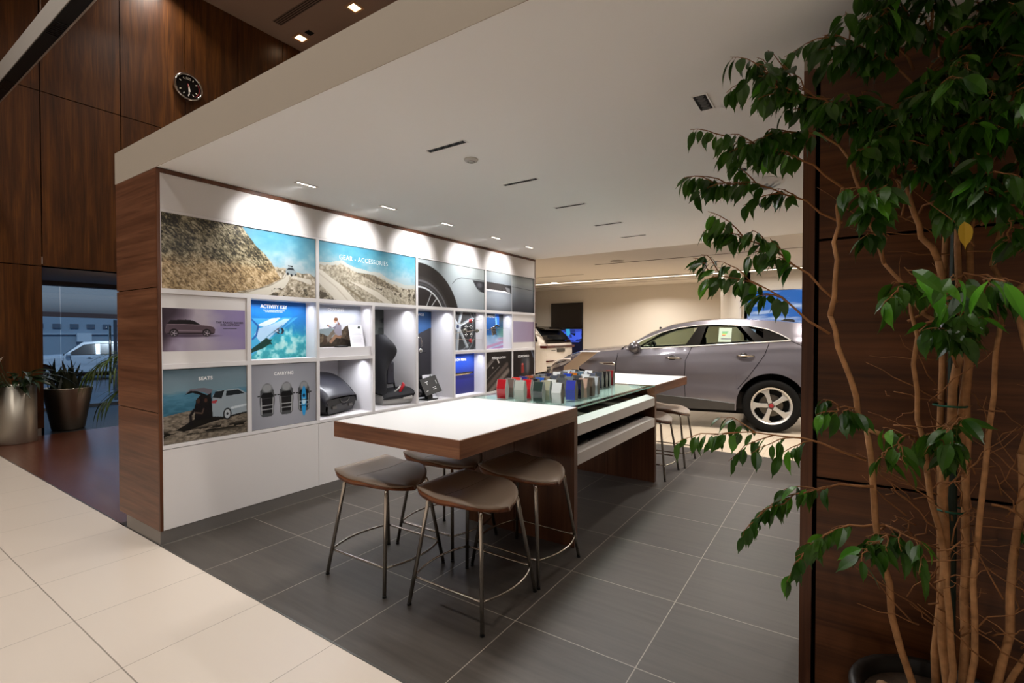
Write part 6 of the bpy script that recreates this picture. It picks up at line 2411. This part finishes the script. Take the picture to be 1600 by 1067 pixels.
# fine bare twigs tangled at mid height
for k in range(60):
    a_ = Vector((rf.uniform(-.10, .28), rf.uniform(-.08, .08), rf.uniform(.42, 1.0)))
    b_ = a_ + Vector((rf.uniform(-.20, .16), rf.uniform(-.10, .06), rf.uniform(.02, .22)))
    twigs.tube([clampy(p) for p in wob(a_, b_, 5, .014)], [.0026, .0023, .002, .0015, .0011, .0008], 4)
for k in range(85):
    a_ = Vector((rf.uniform(-.15, .35), rf.uniform(-.10, .12), rf.uniform(.55, 1.75)))
    b_ = a_ + Vector((rf.uniform(-.2, .2), rf.uniform(-.08, .08), rf.uniform(-.05, .2)))
    twigs.tube([clampy(p) for p in wob(a_, b_, 5, .012)], [.0022, .002, .0018, .0014, .001, .0007], 4)


def fan(root, tip, nt, spread, nleaf, L=.068, r=.0045, sag=.04, young=.06):
    """a side bough that ends in several drooping twigs"""
    root, tip = Vector(root), Vector(tip)
    path = wob(root, tip, 8, .012, (0, 0, sag))
    path = [clampy(p) for p in path]
    twigs.tube(path, [r * (1 - .8 * i / 8) for i in range(9)], 6)
    ax = (tip - root)
    ln = ax.length
    for k in range(nt):
        q = .25 + .75 * (k + .5) / nt
        i = min(7, int(q * 8))
        p = path[i] + (path[i + 1] - path[i]) * (q * 8 - i)
        d = ax.normalized() * .8 + Vector((rf.uniform(-1, 1), rf.uniform(-1, 1), rf.uniform(-.9, .7))) * spread
        d.normalize()
        l_ = ln * rf.uniform(.22, .42)
        e = p + d * l_ + Vector((0, 0, -l_ * .25))
        spray(wob(p, e, 5, .006, (0, 0, l_ * .10)), nleaf, L, young=young)
    spray(path[5:], max(3, nleaf // 2), L, young=young)


# outward boughs to the left of the partition edge (toward -x), heights from low to high
fans = [
    ((-.20, -.06, 1.00), (-.72, -.02, 1.02), 6, .45, 7), ((-.18, -.06, .92), (-.55, -.02, .72), 6, .5, 6),
    ((-.15, -.05, .80), (-.42, -.05, .62), 5, .5, 6), ((-.30, -.10, 1.40), (-.74, .02, 1.66), 7, .4, 7),
    ((-.28, -.10, 1.50), (-.66, -.02, 1.80), 7, .45, 8), ((-.27, -.10, 1.75), (-.74, .02, 2.00), 8, .4, 8),
    ((-.27, -.10, 1.86), (-.66, -.05, 2.12), 7, .5, 8), ((-.13, -.05, 1.88), (-.56, -.08, 2.34), 9, .45, 9), ((-.10, -.05, 1.95), (-.50, -.16, 2.22), 8, .45, 9),
    ((-.13, -.05, 1.88), (-.30, -.16, 2.12), 8, .7, 9), ((-.28, -.08, 2.0), (-.52, -.12, 2.06), 7, .6, 9),
    ((-.05, .0, 2.1), (-.36, -.08, 2.40), 8, .6, 9), ((.0, .02, 2.2), (-.18, -.14, 2.42), 8, .7, 9),
    ((.02, .03, 2.2), (.14, -.18, 2.42), 8, .8, 9), ((.24, .05, 2.2), (.30, -.20, 2.38), 8, .8, 9),
    ((.24, .05, 2.2), (.52, -.05, 2.36), 8, .8, 9), ((.40, .06, 1.74), (.62, -.06, 2.0), 7, .8, 8),
    ((.40, .06, 1.74), (.50, -.16, 1.86), 6, .8, 8), ((.10, .03, 1.9), (.22, -.22, 2.08), 8, .8, 9),
    ((-.05, .0, 1.9), (-.06, -.26, 2.08), 8, .8, 9), ((-.16, -.04, 1.62), (-.20, -.24, 1.82), 6, .7, 8),
    ((.05, .02, 1.7), (.06, -.22, 1.84), 6, .8, 7), ((.45, -.04, 1.28), (.58, -.14, 1.30), 4, .7, 6),
    ((.50, .0, 1.0), (.60, -.08, .98), 5, .7, 6), ((.17, .04, 1.05), (.34, -.14, 1.02), 4, .7, 6),
    ((.05, .0, 1.0), (-.06, -.18, 1.08), 4, .7, 6), ((.02, .0, 1.3), (-.04, -.22, 1.42), 4, .7, 6),
    ((-.20, -.06, 1.1), (-.30, -.20, 1.16), 4, .7, 6), ((.10, .0, .9), (.30, -.12, .72), 4, .7, 6),
    ((-.10, -.03, .75), (-.22, -.18, .74), 4, .7, 5), ((.26, .06, .80), (.46, -.06, .66), 4, .7, 6),
    ((-.03, -.03, 1.5), (-.15, -.20, 1.52), 4, .7, 6), ((.30, .05, 1.65), (.44, -.1, 1.58), 5, .7, 6),
]
for k in range(27):      # dense crown
    th = rf.uniform(0, 1)
    rt = Vector((-.15 + .38 * th, .02, rf.uniform(1.72, 2.25)))
    an = rf.uniform(-2.9, -.2)
    ln = rf.uniform(.20, .36)
    fans.append((tuple(rt), (rt.x + ln * math.cos(an), rt.y + ln * math.sin(an) * .9, min(2.44, rt.z + rf.uniform(.0, .22))), 6, .75, 8))
for k in range(9):
    rt = Vector((rf.uniform(-.22, .25), .0, rf.uniform(.75, 1.6)))
    an = rf.uniform(-2.9, -.3)
    fans.append((tuple(rt), (rt.x + .2 * math.cos(an), rt.y + .2 * math.sin(an), rt.z + rf.uniform(-.05, .12)), 4, .75, 4))
for a_, b_, n_, sp_, nl in fans:
    b_ = tuple(a_[q] + (b_[q] - a_[q]) * .90 for q in range(3))
    fan(a_, b_, n_, sp_, nl)
# young bright leaves reaching toward the aisle
for k in range(3):
    pth = wob((.02, -.05, 1.42 + .03 * k), (-.16 + .08 * k, -.60, 1.545 - .02 * k), 6, .01, (0, 0, .03))
    spray(pth, 8, .078, .8, .0018, young=.7)
leaf_at(Vector((.0, -.20, 1.70)), (.05, -.1, -1), .075, 2)
stems.build('trunk', BARK, fx, smooth=True)
twigs.build('branch', mat('ficus_twig', '#8a5c34', .8), fx, smooth=True)
leaves.build('foliage', [LEAF, LEAFL, LEAFY], fx)

# ------------------------------------------------------------------ planters by the entrance
t = thing('potted_peace_lily', 'tall brushed steel cylinder planter with a leafy peace lily, far left', 'potted plant', (-8.80, 1.655, 0))
MB().lathe([(.001, .0), (.195, .0), (.20, .01), (.20, .735), (.19, .735), (.19, .70), (.001, .695)], 48, cap=False).build('planter', M_STEEL, t, smooth=True)
MB().lathe([(.001, .702), (.189, .702)], 32, cap=False).build('soil', MATS['soil'], t)
DK = leaf_material('lily_leaf', '#16240c', '#26381a', .4)
lv = MB()
stl = MB()
rl = random.Random(5)
for k in range(70):
    a_ = rl.uniform(0, 2 * PI)
    el = rl.uniform(.25, 1.3)
    L1 = rl.uniform(.08, .24)
    base = Vector((.08 * math.cos(a_), .08 * math.sin(a_), .70))
    d = Vector((math.cos(a_) * math.cos(el), math.sin(a_) * math.cos(el), math.sin(el)))
    p1 = base + d * L1
    if p1.x > -.27:
        stl.tube([base, p1], .003, 5)
    v, f = leaf_mesh(rl.uniform(.15, .23), rl.uniform(.055, .085), .2, .8, 7)
    d2 = Vector((d.x, d.y, d.z * .35))
    pv = place(v, p1, d2, rl.uniform(-.4, .4))
    if min(q.x for q in pv) > -.285 and p1.x > -.27:
        lv.add(pv, f)
for a_, L1 in ((1.2, .30), (1.5, .42), (1.35, .5)):
    base = Vector((.0, .05, .71))
    d = Vector((.2, math.sin(a_) * .9, .45)).normalized()
    p1 = base + d * L1
    stl.tube([base, p1], .003, 5)
    v, f = leaf_mesh(.30, .06, .2, .9, 7)
    lv.add(place(v, p1, (d.x, d.y, .12), 0), f)
lv.build('foliage', DK, t)
stl.build('stalk', mat('stalk_green', '#2a3a1a', .6), t)
fl = MB()
v, f = leaf_mesh(.075, .06, .5, .2, 6)
fl.add(place(v, (.05, -.14, 1.05), (.3, .2, .9), .3), f)
MB().tube([(.02, -.03, .70), (.05, -.12, .95), (.05, -.14, 1.05)], .003, 5).build('flower_stalk', mat('stalk_green', '#2a3a1a', .6), t)
fl.build('flower', mat('flower_white', '#d6c8c4', .5), t)
MB().tube([(.055, -.135, 1.07), (.06, -.13, 1.10)], .006, 6).build('spadix', mat('spadix_cream', '#c9b890', .6), t)

t = thing('potted_snake_plant', 'flared polished steel planter of dark upright leaves inside the entrance', 'potted plant', (-9.45, 2.33, 0))
MB().lathe([(.001, .0), (.18, .0), (.19, .012), (.285, .60), (.287, .61), (.27, .61), (.26, .55), (.001, .545)], 48, cap=False).build('planter', streak_metal('dark_brushed_steel', '#a3998b', .38), t, smooth=True)
MB().lathe([(.001, .55), (.259, .553)], 32, cap=False).build('soil', MATS['soil'], t)
lv = MB()
for k in range(34):
    a_, r_ = rl.uniform(0, 2 * PI), rl.uniform(.0, .22)
    h = rl.uniform(.28, .44) if k > 4 else rl.uniform(.45, .58)
    b = Vector((r_ * math.cos(a_), r_ * math.sin(a_), .54))
    tip = Vector((rl.uniform(-.08, .08), rl.uniform(-.10, .10), h))
    n = 6
    wv = Vector((rl.uniform(-1, 1), rl.uniform(-1, 1), 0)).normalized()
    vv, ff = [], []
    for i in range(n + 1):
        q = i / n
        w = .030 * math.sin(PI * (.18 + .82 * q)) ** .6 if i < n else .001
        c_ = b + tip * q + Vector((tip.x, tip.y, 0)) * (q * q * .6)
        nn = wv.cross(Vector((0, 0, 1)))
        vv += [c_ - wv * w + nn * w * .3, c_, c_ + wv * w + nn * w * .3]
    for i in range(n):
        a0 = i * 3
        ff += [(a0, a0 + 3, a0 + 4, a0 + 1), (a0 + 1, a0 + 4, a0 + 5, a0 + 2)]
    lv.add(vv, ff)
lv.build('foliage', leaf_material('snake_leaf', '#141a0e', '#2a2c18', .45), t)

t = thing('potted_palm', 'palm whose drooping fronds show left of the display wall end', 'potted palm', (-7.15, 2.72, 0))
MB().lathe([(.001, .0), (.20, .0), (.24, .45), (.225, .46), (.001, .42)], 36, cap=False).build('planter', M_STEEL, t, smooth=True)
MB().lathe([(.001, .425), (.222, .43)], 32, cap=False).build('soil', MATS['soil'], t)
fr = MB()
sk = MB()
for (az, L1, z1) in ((-1.55, .62, 1.18), (-1.9, .66, 1.10), (-1.25, .60, 1.12), (-2.4, .6, 1.2), (-.4, .6, 1.3), (.6, .6, 1.25), (1.6, .6, 1.3), (2.6, .6, 1.25), (-1.7, .55, .75)):
    pts = []
    for i in range(13):
        q = i / 12
        pts.append(Vector((math.cos(az) * L1 * q ** .9 * 1.1, math.sin(az) * L1 * q ** .9 * 1.1, .42 + (z1 - .42) * math.sin(min(1, q * 1.25) * PI / 2) - .22 * max(0, q - .6) ** 1.2 * 2)))
    sk.tube(pts, [.006 * (1 - .8 * i / 12) for i in range(13)], 5)
    for i in range(4, 13):
        t_ = (pts[i] - pts[i - 1]).normalized()
        sd = t_.cross(Vector((0, 0, 1))).normalized()
        for s_ in (-1, 1):
            v, f = leaf_mesh(.34 - abs(i - 7) * .012, .022, .3, .9, 7)
            fr.add(place(v, pts[i], t_ * .9 + sd * s_ * .8 + Vector((0, 0, .1)), 0), f)
fr.build('foliage', leaf_material('palm_leaf', '#2a3d10', '#4c6420', .4), t)
sk.build('stalk', mat('stalk_green', '#2a3a1a', .6), t)
